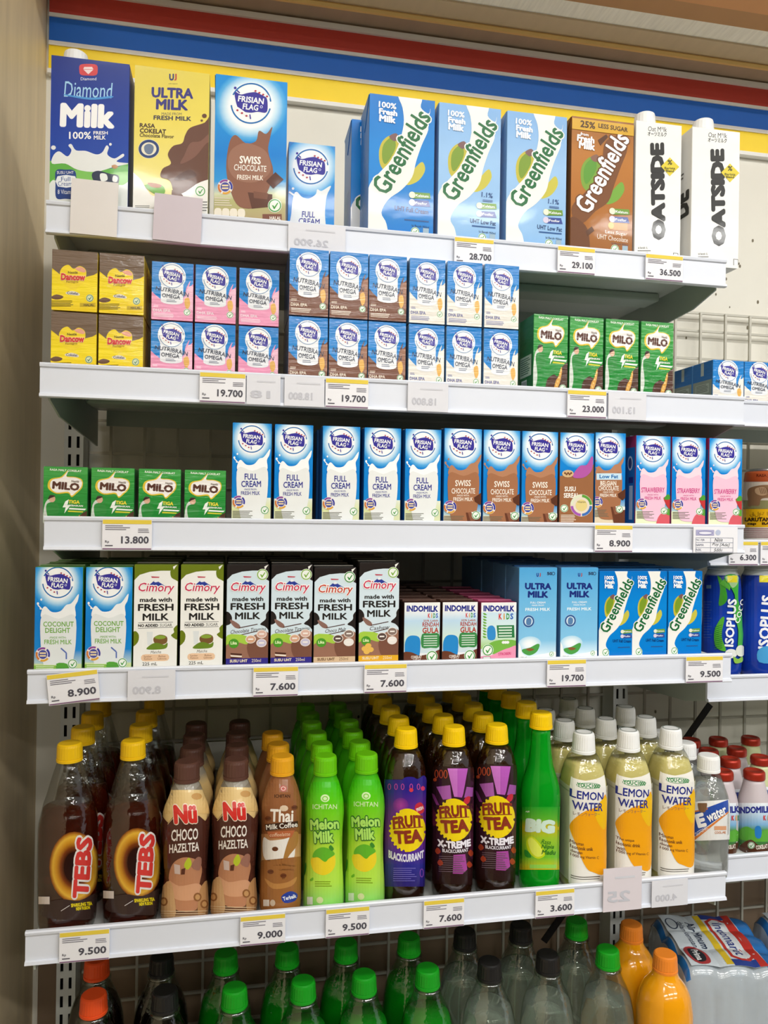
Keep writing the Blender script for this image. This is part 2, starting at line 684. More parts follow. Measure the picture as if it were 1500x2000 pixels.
# tube lamps hanging from the ceiling over the aisle
m_tube = mat('lit_tube', '#ffffff', 0.3, emis=6.0)
k = 0
for ly, lz in LAMP_ROWS:
    for lx in (-0.75, 0.75, 2.25):
        t = thing('ceiling_lamp', 'white twin tube ceiling lamp in %s row, %s along the aisle' % (ORD[LAMP_ROWS.index((ly, lz))], ORD[(k % 3)]),
                  'ceiling lamp', (lx, ly, lz), 0, 'tube lamps on the ceiling')
        box('housing', (-0.6, -0.09, 0.012), (0.6, 0.09, 0.058), m_steel, t, 0.006)
        for sy in (-0.05, 0.05):
            bm = bmesh.new()
            bmesh.ops.create_cone(bm, cap_ends=True, segments=12, radius1=0.013, radius2=0.013, depth=1.16)
            bmesh.ops.rotate(bm, verts=bm.verts, cent=(0, 0, 0), matrix=Matrix.Rotation(math.pi / 2, 3, 'Y'))
            o = link('tube', bm_mesh('tube', bm, True, m_tube), t)
            o.location = (0, sy, -0.002)
        ld = bpy.data.lights.new('lamp_light', 'AREA')
        ld.shape = 'RECTANGLE'
        ld.size, ld.size_y = 1.16, 0.14
        ld.energy = LAMP_POWER
        ld.color = (1.0, 0.985, 0.95)
        lo = bpy.data.objects.new('lamp_light', ld)
        COL.objects.link(lo)
        lo.parent = t
        lo.location = (0, 0, -0.022)
        k += 1


# unseen shelving added across the aisle to keep low light off the lower shelves
gd = thing('aisle_blocker', 'unseen brown shelving unit added across the aisle to block low light', 'shelving', (0.6, -1.55, 0))
m_gd = mat('brown_blocker', '#77705f', 0.5, noise=0.05)
box('back_board', (-4.0, -0.02, 0.0), (3.4, 0.0, 1.85), m_gd, gd)
for gz in (0.12, 0.45, 0.8, 1.15, 1.5):
    box('shelf_board', (-4.0, 0.0, gz), (3.4, 0.33, gz + 0.03), m_gd, gd)
for gx in (-4.0, -2.8, -1.6, -0.4, 0.8, 2.0, 3.38):
    box('side_board', (gx, 0.0, 0.0), (gx + 0.02, 0.33, 1.85), m_gd, gd)

# ------------------------------------------------------------------ rack: uprights, mesh panels, shelves
def upright(x, label):
    t = thing('slotted_upright', label, 'upright', (x, POST_Y, 0))
    bm = bmesh.new()
    hw = 0.0125
    cols = ((-hw, -0.0075), (-0.0035, 0.0035), (0.0075, hw))
    top = EYE + 0.36
    for a, b in cols:
        add_box(bm, (a, -0.0125, 0.0), (b, -0.011, top))
    z = 0.05
    while z < top - 0.03:
        for a, b in ((-0.0075, -0.0035), (0.0035, 0.0075)):
            add_box(bm, (a, -0.0125, z), (b, -0.011, z + 0.009))
        z += 0.025
    add_box(bm, (-hw, -0.011, 0), (-hw + 0.0015, 0.024, top))
    add_box(bm, (hw - 0.0015, -0.011, 0), (hw, 0.024, top))
    link('slotted_channel', bm_mesh('slotted_channel', bm, False, m_steel), t)
    box('inner_back', (-hw + 0.0016, 0.004, 0), (hw - 0.0016, 0.006, top), m_dark, t)
    box('foot', (-0.02, -0.04, 0), (0.02, 0.025, 0.012), m_steel, t)
    return t


upright(POST_X[0], 'slotted steel upright beside the wood grain wall')
upright(POST_X[1], 'slotted steel upright between the two shelving bays')


def mesh_panel(x0, x1, label, phase):
    t = thing('wire_mesh_panel', label, 'mesh panel', (0, POST_Y + 0.012, 0))
    zt = at(1400, 613, POST_Y + 0.012)[2]
    zb_ = 0.25
    r = 0.0018
    mv = box_mesh('wire', (-r, -r, zb_), (r, r, zt), m_wire)
    x = x0 + phase
    while x < x1:
        o = link('wire', mv, t)
        o.location = (x, 0, 0)
        x += 0.0462
    mh = box_mesh('wire', (x0, -r, -r), (x1, r, r), m_wire)
    zs = [zt, zt - 0.03]
    while zs[-1] > zb_ + 0.05:
        zs.append(zs[-1] - 0.0462)
    for z in zs:
        o = link('wire', mh, t)
        o.location = (0, 0.0034, z)
    return t


ph = (at(217, 850, POST_Y + 0.012)[0] - POST_X[0] - 0.016) % 0.0462
mesh_panel(POST_X[0] + 0.016, POST_X[1] - 0.016, 'wire grid back panel behind the main shelving bay', ph)
mesh_panel(POST_X[1] + 0.016, 1.45, 'wire grid back panel in the neighbouring bay', (at(1368, 650, POST_Y + 0.012)[0] - POST_X[1] - 0.016) % 0.0462)

LIPH = 0.0351
SHELF = {1: (-0.1957, 0.8605, 0.3239), 2: (-0.1919, 0.8274, 0.1472), 3: (-0.1867, 0.8317, -0.008), 4: (-0.2007, 0.8331, -0.1644),
         5: (-0.2002, 0.838, -0.4324), 6: (-0.2002, 0.82, -0.862)}
RISE = 0.008


def shelf(x0, x1, Y, zt, label, name='display_shelf', group=None, rise=RISE):
    t = thing(name, label, 'shelf', (0, 0, 0), 0, group)
    zd = zt - rise
    box('deck', (x0 + 0.003, Y + 0.006, zd - 0.0025), (x1 - 0.003, POST_Y - 0.016, zd), m_steel, t)
    box('front_flange', (x0 + 0.003, Y + 0.0062, max(zd - 0.027, zt - LIPH + 0.002)), (x1 - 0.003, Y + 0.009, zd - 0.0026), m_under, t)
    # price rail: a channel with a thick top bead and a bottom bead
    P = [(Y + 0.006, zt - 0.001), (Y + 0.004, zt), (Y + 0.0005, zt), (Y - 0.0005, zt - 0.0015), (Y, zt - 0.004), (Y + 0.002, zt - 0.005),
         (Y + 0.0022, zt - LIPH + 0.0045), (Y - 0.0002, zt - LIPH + 0.004), (Y - 0.001, zt - LIPH + 0.001), (Y + 0.0005, zt - LIPH),
         (Y + 0.005, zt - LIPH), (Y + 0.006, zt - LIPH + 0.002)]
    prism('price_rail', P, 'x', x0, x1, m_rail, t)
    box('stiffener', (x0 + 0.02, (Y + POST_Y) / 2 - 0.02, zd - 0.014), (x1 - 0.02, (Y + POST_Y) / 2 + 0.02, zd - 0.0026), m_under, t, 0.003)
    box('rear_flange', (x0 + 0.02, POST_Y - 0.019, zd - 0.024), (x1 - 0.02, POST_Y - 0.0165, zd - 0.0026), m_under, t)
    for xa in (x0 + 0.006, x1 - 0.008):
        prism('bracket', [(Y + 0.012, zd - 0.003), (Y + 0.012, zd - 0.028), (Y + 0.06, zd - 0.040), (POST_Y - 0.0135, zd - 0.052),
                          (POST_Y - 0.0135, zd - 0.003)], 'x', xa, xa + 0.002, m_under, t)
    return zd


DECK = {}
names = {1: 'top white shelf carrying tall one litre cartons', 2: 'second white shelf carrying shrink-wrapped small carton packs',
         3: 'third white shelf carrying slim blue milk cartons', 4: 'fourth white shelf carrying mixed slim milk cartons',
         5: 'fifth white shelf carrying half litre bottles', 6: 'lowest white shelf carrying large soda bottles'}
for n, (sx, sy, sz) in SHELF.items():
    DECK[n] = shelf(sx, sx + 0.80, sy, EYE + sz, names[n], group='white shelves of the main bay', rise=0.018 if n == 5 else RISE)
RY = 0.905
RX0 = POST_X[1] + 0.004
RS = {1: (1490, 783), 2: (1490, 1054), 3: (1440, 1318), 4: (1450, 1669)}
RDECK = {}
rn = {1: 'short neighbouring shelf with blue drink pack', 2: 'short neighbouring shelf with herbal drink cans',
      3: 'short neighbouring shelf with blue isotonic bottles', 4: 'short neighbouring shelf with red-capped milk bottles'}
for n, (px, py) in RS.items():
    RDECK[n] = shelf(RX0, RX0 + 0.8, RY, at(px, py, RY)[2], rn[n], group='white shelves of the neighbouring bay')
RDECK[5] = shelf(RX0, RX0 + 0.8, 0.80, EYE - 0.79, 'lowest neighbouring shelf under the water packs', group='white shelves of the neighbouring bay')

# ------------------------------------------------------------------ crops of the photograph that the artwork was read from
C1, C2, C3, C4, C5, C6 = (0, 0, 2.5), (540, 130, 3.0), (960, 150, 2.7778), (60, 470, 3.0), (540, 460, 3.0), (1000, 560, 3.0)
D1, D2, D3, D4 = (60, 790, 3.409), (430, 800, 3.3333), (840, 800, 3.75), (1150, 800, 4.2857)
D5, D6, D7, D8 = (40, 1060, 3.5714), (420, 1060, 3.75), (760, 1060, 3.75), (1100, 1060, 3.75)
E1, E2, E3, E4, E5 = (40, 1360, 4.1667), (300, 1360, 3.9474), (580, 1340, 3.9474), (820, 1340, 3.9474), (1080, 1340, 3.5714)

# colours of the prints
SKY, WHT, NAVY, PURP = '#0a82d6', '#f6f7f5', '#2a2f8f', '#34309a'


def check_mark(a, cx, cy, r, green='#3f9a3a', ground='#f2f5ee'):
    a.disc(cx, cy, r, r, ground, 20)
    a.ring(cx, cy, r * 0.92, r * 0.92, r * 0.16, green, 22)
    a.poly([(cx - r * .42, cy - r * .05), (cx - r * .2, cy - r * .02), (cx - r * .05, cy + r * .2), (cx + r * .38, cy - r * .42),
            (cx + r * .5, cy - r * .34), (cx - r * .02, cy + r * .52), (cx - r * .14, cy + r * .5)], green)


def seal(a, cx, cy, r):
    a.disc(cx, cy, r, r, '#efe6e0', 20)
    for i, c in enumerate(('#3b3f9e', '#e0a63c', '#d07a3a', '#8c4a9a')):
        a.ring(cx, cy, r * .96, r * .96, r * .26, c, 8, i * 90 + 8 - 60, i * 90 + 82 - 60)
    a.disc(cx, cy, r * .6, r * .6, '#4a4f9f', 16)
    a.rect(cx - r * .42, cy - r * .28, cx + r * .42, cy - r * .08, '#f0d9a8')
    a.rect(cx - r * .42, cy + r * .08, cx + r * .42, cy + r * .28, '#f0d9a8')


def flag_logo(a, cx, cy, r, tilt=0.12, halo=True, ringcol='#1f6fb5'):
    """Round emblem: ring, waving purple flag with two words."""
    a.disc(cx, cy, r * 1.02, r * 1.02, '#fbfcfb', 30)
    a.ring(cx, cy, r, r, r * .075, ringcol, 30, 15, 175)
    a.ring(cx, cy, r, r, r * .075, ringcol, 30, 205, 355)
    k = lambda x, y: (cx + r * 1.1 * x, cy + r * 1.1 * (y + tilt * x))
    a.blob([k(-.72, -.42), k(-.45, -.34), k(-.1, -.46), k(.3, -.52), k(.66, -.36), k(.74, -.05), k(.68, .32), k(.3, .34), k(-.05, .42), k(-.5, .36),
            k(-.66, .05)], '#39329a', 4)
    a.blob([k(.05, -.56), k(.4, -.66), k(.78, -.45), k(.82, -.3), k(.6, -.38), k(.3, -.5)], '#fbf7f7', 3)
    for i in range(4):
        a.disc(*k(.2 + .17 * i, -.57 + .06 * i), r * .06, r * .05, '#b03548', 7)
    a.blob([k(-.8, .18), k(-.6, .42), k(-.2, .58), k(.1, .6), k(-.2, .45), k(-.55, .25)], '#fbf7f7', 3)
    for i in range(3):
        a.disc(*k(-.6 + .2 * i, .38 + .1 * i), r * .06, r * .05, '#b03548', 7)
    a.disc(*k(-.7, -.6), r * .07, r * .07, '#39329a', 8)
    a.line(*k(-.62, -.5), *k(-.5, -.4), r * .06, '#39329a')
    a.line(*k(-.05, .5), *k(-.02, .7), r * .06, '#39329a')
    an = -math.degrees(math.atan(tilt))
    a.text('FRISIAN', *k(0, -.15), r * 1.26, r * .3, '#ffffff', .028, an)
    a.text('FLAG', *k(-.02, .17), r * .76, r * .29, '#ffffff', .028, an)
    a.ring(*k(.46, .1), r * .07, r * .07, r * .025, '#e8e8ff', 10)


def glass_of_milk(a, x0, x1, yr, yb, col, rim, kind=0):
    """Drinking glass with a splash rising out of it, printed on the slim cartons."""
    w = x1 - x0
    a.blob([(x0 + w * .02, yr - w * .16), (x0 + w * .12, yr - w * .26), (x0 + w * .3, yr - w * .1), (x0 + w * .55, yr - w * .12), (x0 + w * .72, yr - w * .3),
            (x0 + w * .88, yr - w * .36), (x0 + w * 1.08, yr - w * .62), (x0 + w * 1.06, yr - w * .42), (x0 + w * .98, yr - w * .25), (x0 + w * .97, yr + w * .08),
            (x0 + w * .5, yr + w * .16), (x0 + w * .02, yr + w * .08)], rim, 4)
    a.blob([(x0 + w * .02, yr), (x0 + w * .5, yr + w * .1), (x0 + w * .97, yr), (x0 + w * 1.0, yr + (yb - yr) * .45), (x0 + w * .9, yr + (yb - yr) * .8),
            (x0 + w * .8, yb), (x0 + w * .2, yb), (x0 + w * .06, yr + (yb - yr) * .8), (x0 - w * .02, yr + (yb - yr) * .45)], col, 4)
    for dx, dy, r in ((-.1, -.34, .035), (.0, -.46, .03), (-.02, -.2, .03)):
        a.disc(x0 + w * dx, yr + w * dy, w * r, w * r * 1.2, rim, 8)
    a.line(x0 - w * .1, yr - w * .3, x0 + w * .08, yr - w * .12, w * .03, rim)


def slim_carton(crop, S, cx, cy, r, kind):
    """Slim blue carton with a glass; kind picks the flavour."""
    a = Art(S, SKY)
    x0, x1 = cx - r * 1.45, cx + r * 1.55
    yb = cy + r * 7.0
    top = cy - r * 1.6
    a.grad(x0 - 40, top, x1 + 40, cy + r * 6.0, ((0, '#1488d8'), (.3, '#148cdc'), (.55, '#057fd4'), (.78, '#1488d6'), (.92, '#c9dfd4'), (1, '#e0e8cc')))
    a.glow(cx, cy, r * 1.62, r * 1.8, ((0, '#ffffff'), (.58, '#ffffff'), (.72, '#c2e2f6'), (.87, '#5ab0e8'), (1, '#178cdc')))
    flag_logo(a, cx, cy, r)
    T = {'full': ('#eef0ee', '#ffffff', '#2c3190'), 'swiss': ('#a8714f', '#b98361', '#fbf3e6'), 'belg': ('#a8714f', '#b98361', '#fbf3e6'),
         'straw': ('#f3c6da', '#f7dbe6', '#d23b86'), 'coco': ('#e6eaea', '#f4f6f6', '#78b04a'), 'cereal': ('#9c6844', '#a8714f', '#f6f2ea')}[kind]
    low = {'full': '#dfe3b8', 'swiss': '#e7d9bd', 'belg': '#e2d2b4', 'straw': '#e9efc9', 'coco': '#cfe0a4', 'cereal': '#9c6844'}[kind]
    if kind == 'full':
        a.grad(x0 - 30, cy + r * 4.3, x1 + 30, cy + r * 5.3, ((0, '#e9efdc'), (1, '#d9df96')))
    a.rect(x0 - 40, cy + r * 5.2, x1 + 40, yb + 60, low)
    if kind == 'cereal':
        a.blob([(x0 - 30, cy + r * 3.0), (cx - r * .6, cy + r * 2.4), (cx + r * .9, cy + r * 2.1), (x1 + 30, cy + r * 1.6), (x1 + 40, yb + 60), (x0 - 40, yb + 60)],
               '#9c6844', 4)
        a.blob([(cx - r * .3, cy + r * 2.5), (cx + r * .3, cy + r * 1.6), (cx + r * .9, cy + r * 1.5), (cx + r * 1.3, cy + r * .8), (cx + r * 1.45, cy + r * 1.0),
                (cx + r * 1.3, cy + r * 2.0), (cx + r * .6, cy + r * 2.6)], '#b65aa8', 4)
        a.disc(cx - r * .7, cy + r * 2.25, r * .5, r * .32, '#d9b888', 12)
        for i in range(5):
            a.disc(cx - r * (.95 - .13 * i), cy + r * (2.2 + .1 * (i % 2)), r * .09, r * .09, '#7b4a2c', 7)
        a.text('SUSU', cx - r * .5, cy + r * 3.55, r * .95, r * .42, '#fbf6ec', .03)
        a.text('SEREAL', cx - r * .4, cy + r * 4.1, r * 1.3, r * .42, '#fbf6ec', .03)
        rc = (cx + r * .45, cy + r * 4.95)
        a.disc(*rc, r * .95, r * .95, '#e8dcc9', 24)
        for i, c in enumerate(('#3d6fb8', '#a558b2', '#e0e4c8', '#5ea03e')):
            a.ring(*rc, r * .92, r * .92, r * .22, c, 10, 90 * i + 4, 90 * i + 86)
        a.disc(*rc, r * .5, r * .5, '#e6d28a', 16)
        a.text('Vitamin', rc[0], rc[1] - r * .3, r * .7, r * .18, '#5b4a2a', 0)
        check_mark(a, cx - r * 1.0, cy + r * 5.2, r * .33)
        a.lines(cx - r * 1.3, cy + r * 5.75, cx + r * .1, cy + r * 6.4, 5, '#e8dcc9')
        return a
    g0, g1 = cx - r * 1.05, cx + r * 1.15
    glass_of_milk(a, g0, g1, cy + r * 2.1, cy + r * 6.0, T[0], T[1])
    if kind == 'full':
        a.text('FULL', cx - r * .05, cy + r * 2.75, r * .95, r * .45, T[2], .02)
        a.text('CREAM', cx - r * .05, cy + r * 3.28, r * 1.45, r * .46, T[2], .02)
        a.text('-MADE FROM-', cx - r * .1, cy + r * 3.68, r * .95, r * .13, T[2], .01)
        a.text('FRESH MILK', cx - r * .1, cy + r * 3.95, r * 1.38, r * .28, T[2], .015)
    elif kind in ('swiss', 'belg'):
        if kind == 'belg':
            a.rect(g0 + r * .05, cy + r * 2.15, g1 - r * .02, cy + r * 2.7, '#cbe6f4')
            a.text('Low Fat', cx + r * .05, cy + r * 2.42, r * 1.6, r * .32, '#1d6fb4', .03)
            a.text('BELGIAN', cx, cy + r * 3.0, r * 1.35, r * .4, T[2], .02)
        else:
            a.text('SWISS', cx, cy + r * 2.85, r * 1.15, r * .45, T[2], .02)
        a.text('CHOCOLATE', cx + r * .02, cy + r * 3.42, r * 1.72, r * .4, T[2], .015)
        a.text('-MADE WITH-', cx, cy + r * 3.75, r * .95, r * .13, T[2], .01)
        a.text('FRESH MILK', cx, cy + r * 4.02, r * 1.42, r * .28, T[2], .015)
        a.poly([(cx + r * .8, cy + r * 3.9), (cx + r * 1.55, cy + r * 3.4), (cx + r * 1.6, cy + r * 4.0), (cx + r * 1.25, cy + r * 4.45), (cx + r * .85, cy + r * 4.2)], '#5d3524')
        a.poly([(cx + r * .2, cy + r * 5.0), (cx + r * 1.6, cy + r * 5.0), (cx + r * 1.6, cy + r * 6.6), (cx + r * .5, cy + r * 6.6)], '#6a3d2b')
        a.poly([(cx + r * .35, cy + r * 5.0), (cx + r * .65, cy + r * 4.95), (cx + r * .9, cy + r * 5.6), (cx + r * .55, cy + r * 5.65)], '#8d5a42')
        a.poly([(cx + r * .6, cy + r * 4.95), (cx + r * 1.6, cy + r * 5.0), (cx + r * 1.6, cy + r * 5.25), (cx + r * .75, cy + r * 5.3)], '#f1ece4')
    elif kind == 'straw':
        a.text('STRAWBERRY', cx, cy + r * 3.4, r * 2.0, r * .44, T[2], .018)
        a.text('-MADE WITH-', cx, cy + r * 3.82, r * 1.0, r * .13, T[2], .01)
        a.text('FRESH MILK', cx, cy + r * 4.1, r * 1.4, r * .28, T[2], .015)
        a.blob([(cx + r * .9, cy + r * 4.1), (cx + r * 1.3, cy + r * 4.0), (cx + r * 1.65, cy + r * 4.2), (cx + r * 1.55, cy + r * 5.0), (cx + r * 1.25, cy + r * 4.85)], '#c23a3a', 4)
        a.blob([(cx + r * .95, cy + r * 4.15), (cx + r * 1.3, cy + r * 3.75), (cx + r * 1.55, cy + r * 4.1), (cx + r * 1.25, cy + r * 4.25)], '#4f9a3a', 3)
        a.blob([(cx + r * .35, cy + r * 6.0), (cx + r * .8, cy + r * 5.4), (cx + r * 1.6, cy + r * 5.7), (cx + r * 1.6, cy + r * 6.8), (cx + r * .4, cy + r * 6.8)], '#d9606a', 4)
        a.blob([(cx + r * 1.0, cy + r * 5.3), (cx + r * 1.3, cy + r * 5.0), (cx + r * 1.6, cy + r * 5.2), (cx + r * 1.4, cy + r * 5.6)], '#5ea03e', 3)
    elif kind == 'coco':
        a.text('COCONUT', cx + r * .05, cy + r * 2.66, r * 1.95, r * .33, T[2], .02)
        a.text('DELIGHT', cx, cy + r * 3.06, r * 1.6, r * .33, T[2], .02)
        a.text('-MADE WITH-', cx, cy + r * 3.52, r * 1.1, r * .13, T[2], .01)
        a.text('FRESH MILK', cx + r * .02, cy + r * 3.8, r * 1.75, r * .3, T[2], .015)
        a.line(cx + r * .2, cy + r * 4.2, cx + r * .55, cy + r * 4.5, r * .09, '#5a72b8')
        a.line(cx + r * .55, cy + r * 4.5, cx + r * .55, cy + r * 4.9, r * .09, '#5a72b8')
        a.rect(x0 - 20, cy + r * 5.3, cx + r * .2, yb + 20, '#8fc24f')
        a.blob([(cx - r * .1, cy + r * 5.2), (cx + r * .6, cy + r * 5.2), (cx + r * .7, cy + r * 5.7), (cx + r * .1, cy + r * 5.9)], '#57a33a', 3)
    seal(a, cx - r * .95, cy + r * 4.6, r * .48)
    a.lines(cx - r * 1.4, cy + r * 5.25, cx + r * .1, cy + r * 5.9, 6, '#6b6a58' if kind != 'coco' else '#dfeac4')
    check_mark(a, cx + r * .95, cy + r * 5.2, r * .31)
    return a


def art_diamond(S):
    a = Art(S, '#143c9e')
    a.grad(200, 250, 680, 800, ((0, '#0e2a84'), (.6, '#103ca2'), (1, '#1448b0')))
    a.blob([(392, 318), (430, 313), (472, 318), (478, 345), (470, 368), (430, 370), (395, 366), (388, 345)], '#d8454a', 3)
    a.poly([(412, 328), (450, 328), (458, 340), (432, 364), (407, 340)], '#f4dede')
    a.line(407, 340, 458, 340, 2, '#d8454a')
    a.text('Diamond', 433, 386, 76, 15, '#e8ecf6', 0)
    a.text('Diamond', 432, 440, 232, 76, '#a9d8f6', .0, -2, shear=.05)
    a.blob([(320, 462), (440, 478), (545, 470), (540, 480), (440, 488), (330, 470)], '#4d9be0', 4)
    a.text('Milk', 428, 566, 268, 118, '#ffffff', .055, -2)
    a.text('100%', 392, 662, 108, 36, '#ffffff', .02)
    a.text('FRESH', 492, 650, 70, 17, '#ffffff', .02)
    a.text('MILK', 488, 673, 58, 20, '#ffffff', .02)
    a.blob([(225, 800), (330, 790), (450, 830), (560, 820), (650, 800), (660, 950), (215, 950)], '#64b548', 4)
    a.blob([(300, 850), (400, 830), (500, 850), (640, 840), (650, 900), (280, 900)], '#84c95e', 4)
    a.blob([(262, 760), (290, 740), (330, 765), (350, 735), (335, 712), (350, 705), (372, 735), (420, 738), (470, 755), (500, 745), (520, 712), (532, 722),
            (525, 755), (560, 775), (600, 752), (605, 765), (570, 790), (630, 800), (560, 815), (470, 840), (380, 830), (320, 800), (255, 800)], '#eef0ee', 4)
    a.disc(262, 722, 12, 11, '#eef0ee', 10)
    a.disc(540, 706, 7, 7, '#eef0ee', 10)
    a.blob([(450, 850), (480, 835), (540, 850), (580, 860), (575, 905), (545, 890), (500, 895), (460, 885)], '#2c3550', 4)
    a.blob([(490, 850), (520, 852), (525, 880), (495, 885)], '#f2f4f2', 3)
    a.blob([(555, 858), (575, 868), (570, 890), (550, 885)], '#f2f4f2', 3)
    a.blob([(545, 812), (562, 805), (578, 815), (560, 826)], '#b9824a', 3)
    a.blob([(225, 960), (260, 880), (330, 930), (420, 940), (520, 900), (600, 905), (660, 880), (660, 1100), (215, 1100)], '#e8ece8', 4)
    a.blob([(275, 835), (320, 830), (368, 838), (372, 900), (368, 968), (320, 972), (276, 968), (272, 900)], '#1d3f86', 4)
    a.text('SUSU UHT', 320, 844, 82, 14, '#ffffff', .0)
    a.blob([(282, 862), (368, 862), (366, 912), (284, 912)], '#eef2f6', 2)
    a.text('Full', 322, 876, 44, 22, '#2a4a92', 0)
    a.text('Cream', 318, 898, 68, 22, '#2a4a92', 0)
    a.text('8 Vitamin', 322, 938, 78, 22, '#e8eef8', 0)
    return a


def art_ultra_choc(S):
    a = Art(S, '#ecd75c')
    a.grad(630, 310, 1040, 1100, ((0, '#e2cf58'), (.35, '#f0dc5e'), (.75, '#f6e88a'), (.9, '#f2edb8'), (1, '#f3efd0')))
    a.text('U', 838, 378, 24, 34, '#3a3f6e', .06)
    a.text('J', 857, 378, 12, 34, '#b9423c', .06)
    a.text('ultrajaya', 845, 410, 44, 8, '#6a5a3a', 0)
    a.text('ULTRA', 842, 455, 204, 52, '#3a3580', .045, -2)
    a.text('MILK', 840, 512, 156, 52, '#3a3580', .045, -2)
    a.text('MADE FROM', 838, 557, 98, 13, '#4a4456', 0, -1)
    a.text('FRESH MILK', 842, 578, 184, 22, '#3c3850', .03, -2)
    a.text('RASA', 720, 614, 76, 22, '#4a3226', .035, -3)
    a.text('COKELAT', 747, 641, 128, 23, '#4a3226', .035, -3)
    a.text('Chocolate Flavor', 766, 664, 168, 18, '#4a3226', .01, -3)
    a.disc(727, 728, 52, 47, '#f1ead2')
    a.ring(727, 728, 50, 45, 13, '#2d4378')
    a.blob([(705, 715), (727, 703), (750, 716), (745, 745), (727, 755), (708, 742)], '#6f7f9a', 3)
    a.blob([(1060, 560), (1000, 600), (930, 625), (905, 660), (890, 700), (845, 715), (820, 755), (835, 800), (795, 825), (785, 865), (830, 885), (850, 960),
            (870, 1060), (1060, 1060)], '#6b4636', 5)
    a.blob([(1040, 640), (980, 690), (930, 700), (900, 760), (880, 800), (915, 790), (960, 760), (1010, 700), (1040, 700)], '#83594a', 4)
    a.blob([(960, 860), (930, 830), (880, 850), (850, 880), (900, 880)], '#5a382b', 4)
    for x, y, r in ((998, 567, 12), (985, 590, 6), (1015, 600, 7)):
        a.disc(x, y, r, r * .85, '#6b4636', 10)
    a.blob([(630, 860), (680, 870), (720, 930), (760, 960), (880, 950), (980, 890), (1050, 900), (1050, 1120), (620, 1120)], '#f6f4ee', 4)
    a.blob([(840, 930), (880, 940), (905, 990), (850, 1000)], '#6b4636', 3)
    a.blob([(705, 905), (790, 905), (805, 945), (760, 950)], '#6fae3e', 3)
    a.blob([(720, 895), (750, 895), (788, 905), (780, 918), (740, 915)], '#a9683a', 3)
    check_mark(a, 978, 935, 26)
    a.lines(940, 985, 1015, 1040, 4, '#8a8a86')
    a.lines(660, 1005, 740, 1020, 2, '#8a8a86')
    return a


def art_big_swiss(S):
    a = Art(S, '#1295e2')
    a.grad(1020, 340, 1420, 1100, ((0, '#178edc'), (.3, '#1d94e0'), (.55, '#0680d6'), (.72, '#2f9ade'), (.8, '#d8dcb8'), (.84, '#b9b87a'), (1, '#b49a78')))
    a.glow(1225, 520, 180, 175, ((0, '#ffffff'), (.55, '#ffffff'), (.72, '#c8e6f8'), (.88, '#5cb2e8'), (1, '#1b92de')))
    flag_logo(a, 1226, 506, 100)
    a.blob([(1120, 700), (1150, 660), (1200, 700), (1250, 690), (1265, 640), (1300, 655), (1330, 620), (1320, 670), (1310, 740), (1335, 840), (1310, 930),
            (1260, 1010), (1170, 1010), (1125, 930), (1105, 820)], '#8d5d48', 4)
    a.blob([(1125, 740), (1190, 700), (1270, 720), (1310, 760), (1320, 840), (1250, 890), (1160, 880), (1115, 820)], '#9d6f5a', 4)
    a.text('SWISS', 1222, 783, 104, 38, '#fbf6ee', .03, -3)
    a.text('CHOCOLATE', 1222, 822, 158, 30, '#fbf6ee', .01, -3)
    a.text('FRESH MILK', 1222, 868, 128, 24, '#f6ece0', .02, -2)
    a.poly([(1300, 885), (1345, 842), (1385, 878), (1335, 922)], '#5a3326')
    seal(a, 1100, 914, 38)
    a.poly([(1210, 940), (1330, 950), (1330, 1010), (1230, 1020)], '#5f3828')
    a.poly([(1238, 935), (1310, 945), (1305, 975), (1240, 968)], '#7c4f3c')
    a.lines(1048, 965, 1150, 1010, 4, '#ded3bd', slope=.03)
    for i in range(4):
        a.blob([(1050 + i * 38, 1020 + i), (1080 + i * 38, 1021 + i), (1080 + i * 38, 1060), (1050 + i * 38, 1060)], '#efe7d6', 3)
    check_mark(a, 1342, 1005, 34)
    a.rect(1282, 1046, 1376, 1085, '#7d4b3a')
    a.text('HALAL', 1345, 1066, 56, 18, '#f4ece0', .03, -2)
    return a


def art_small_full(S):
    """Smaller one litre carton: emblem, glass, two words."""
    a = Art(S, SKY)
    a.grad(50, 420, 380, 1000, ((0, '#3f86d2'), (.25, '#3a9be0'), (.6, '#0a86d8'), (1, '#0b8fe0')))
    a.glow(200, 585, 165, 170, ((0, '#ffffff'), (.55, '#ffffff'), (.75, '#bfe0f5'), (.92, '#5fb2e9'), (1, '#2f99e2')))
    flag_logo(a, 202, 588, 104)
    a.blob([(100, 760), (120, 735), (150, 765), (190, 775), (230, 750), (240, 720), (265, 730), (320, 700), (295, 760), (285, 850), (290, 940), (295, 1010),
            (85, 1010), (88, 860)], '#eceeed', 4)
    a.line(75, 735, 110, 760, 10, '#eceeed')
    a.disc(98, 716, 8, 8, '#eceeed', 8)
    a.text('FULL', 188, 868, 76, 36, '#3b3f98', .02, -3)
    a.text('CREAM', 192, 908, 124, 34, '#3b3f98', .02, -3)
    return a


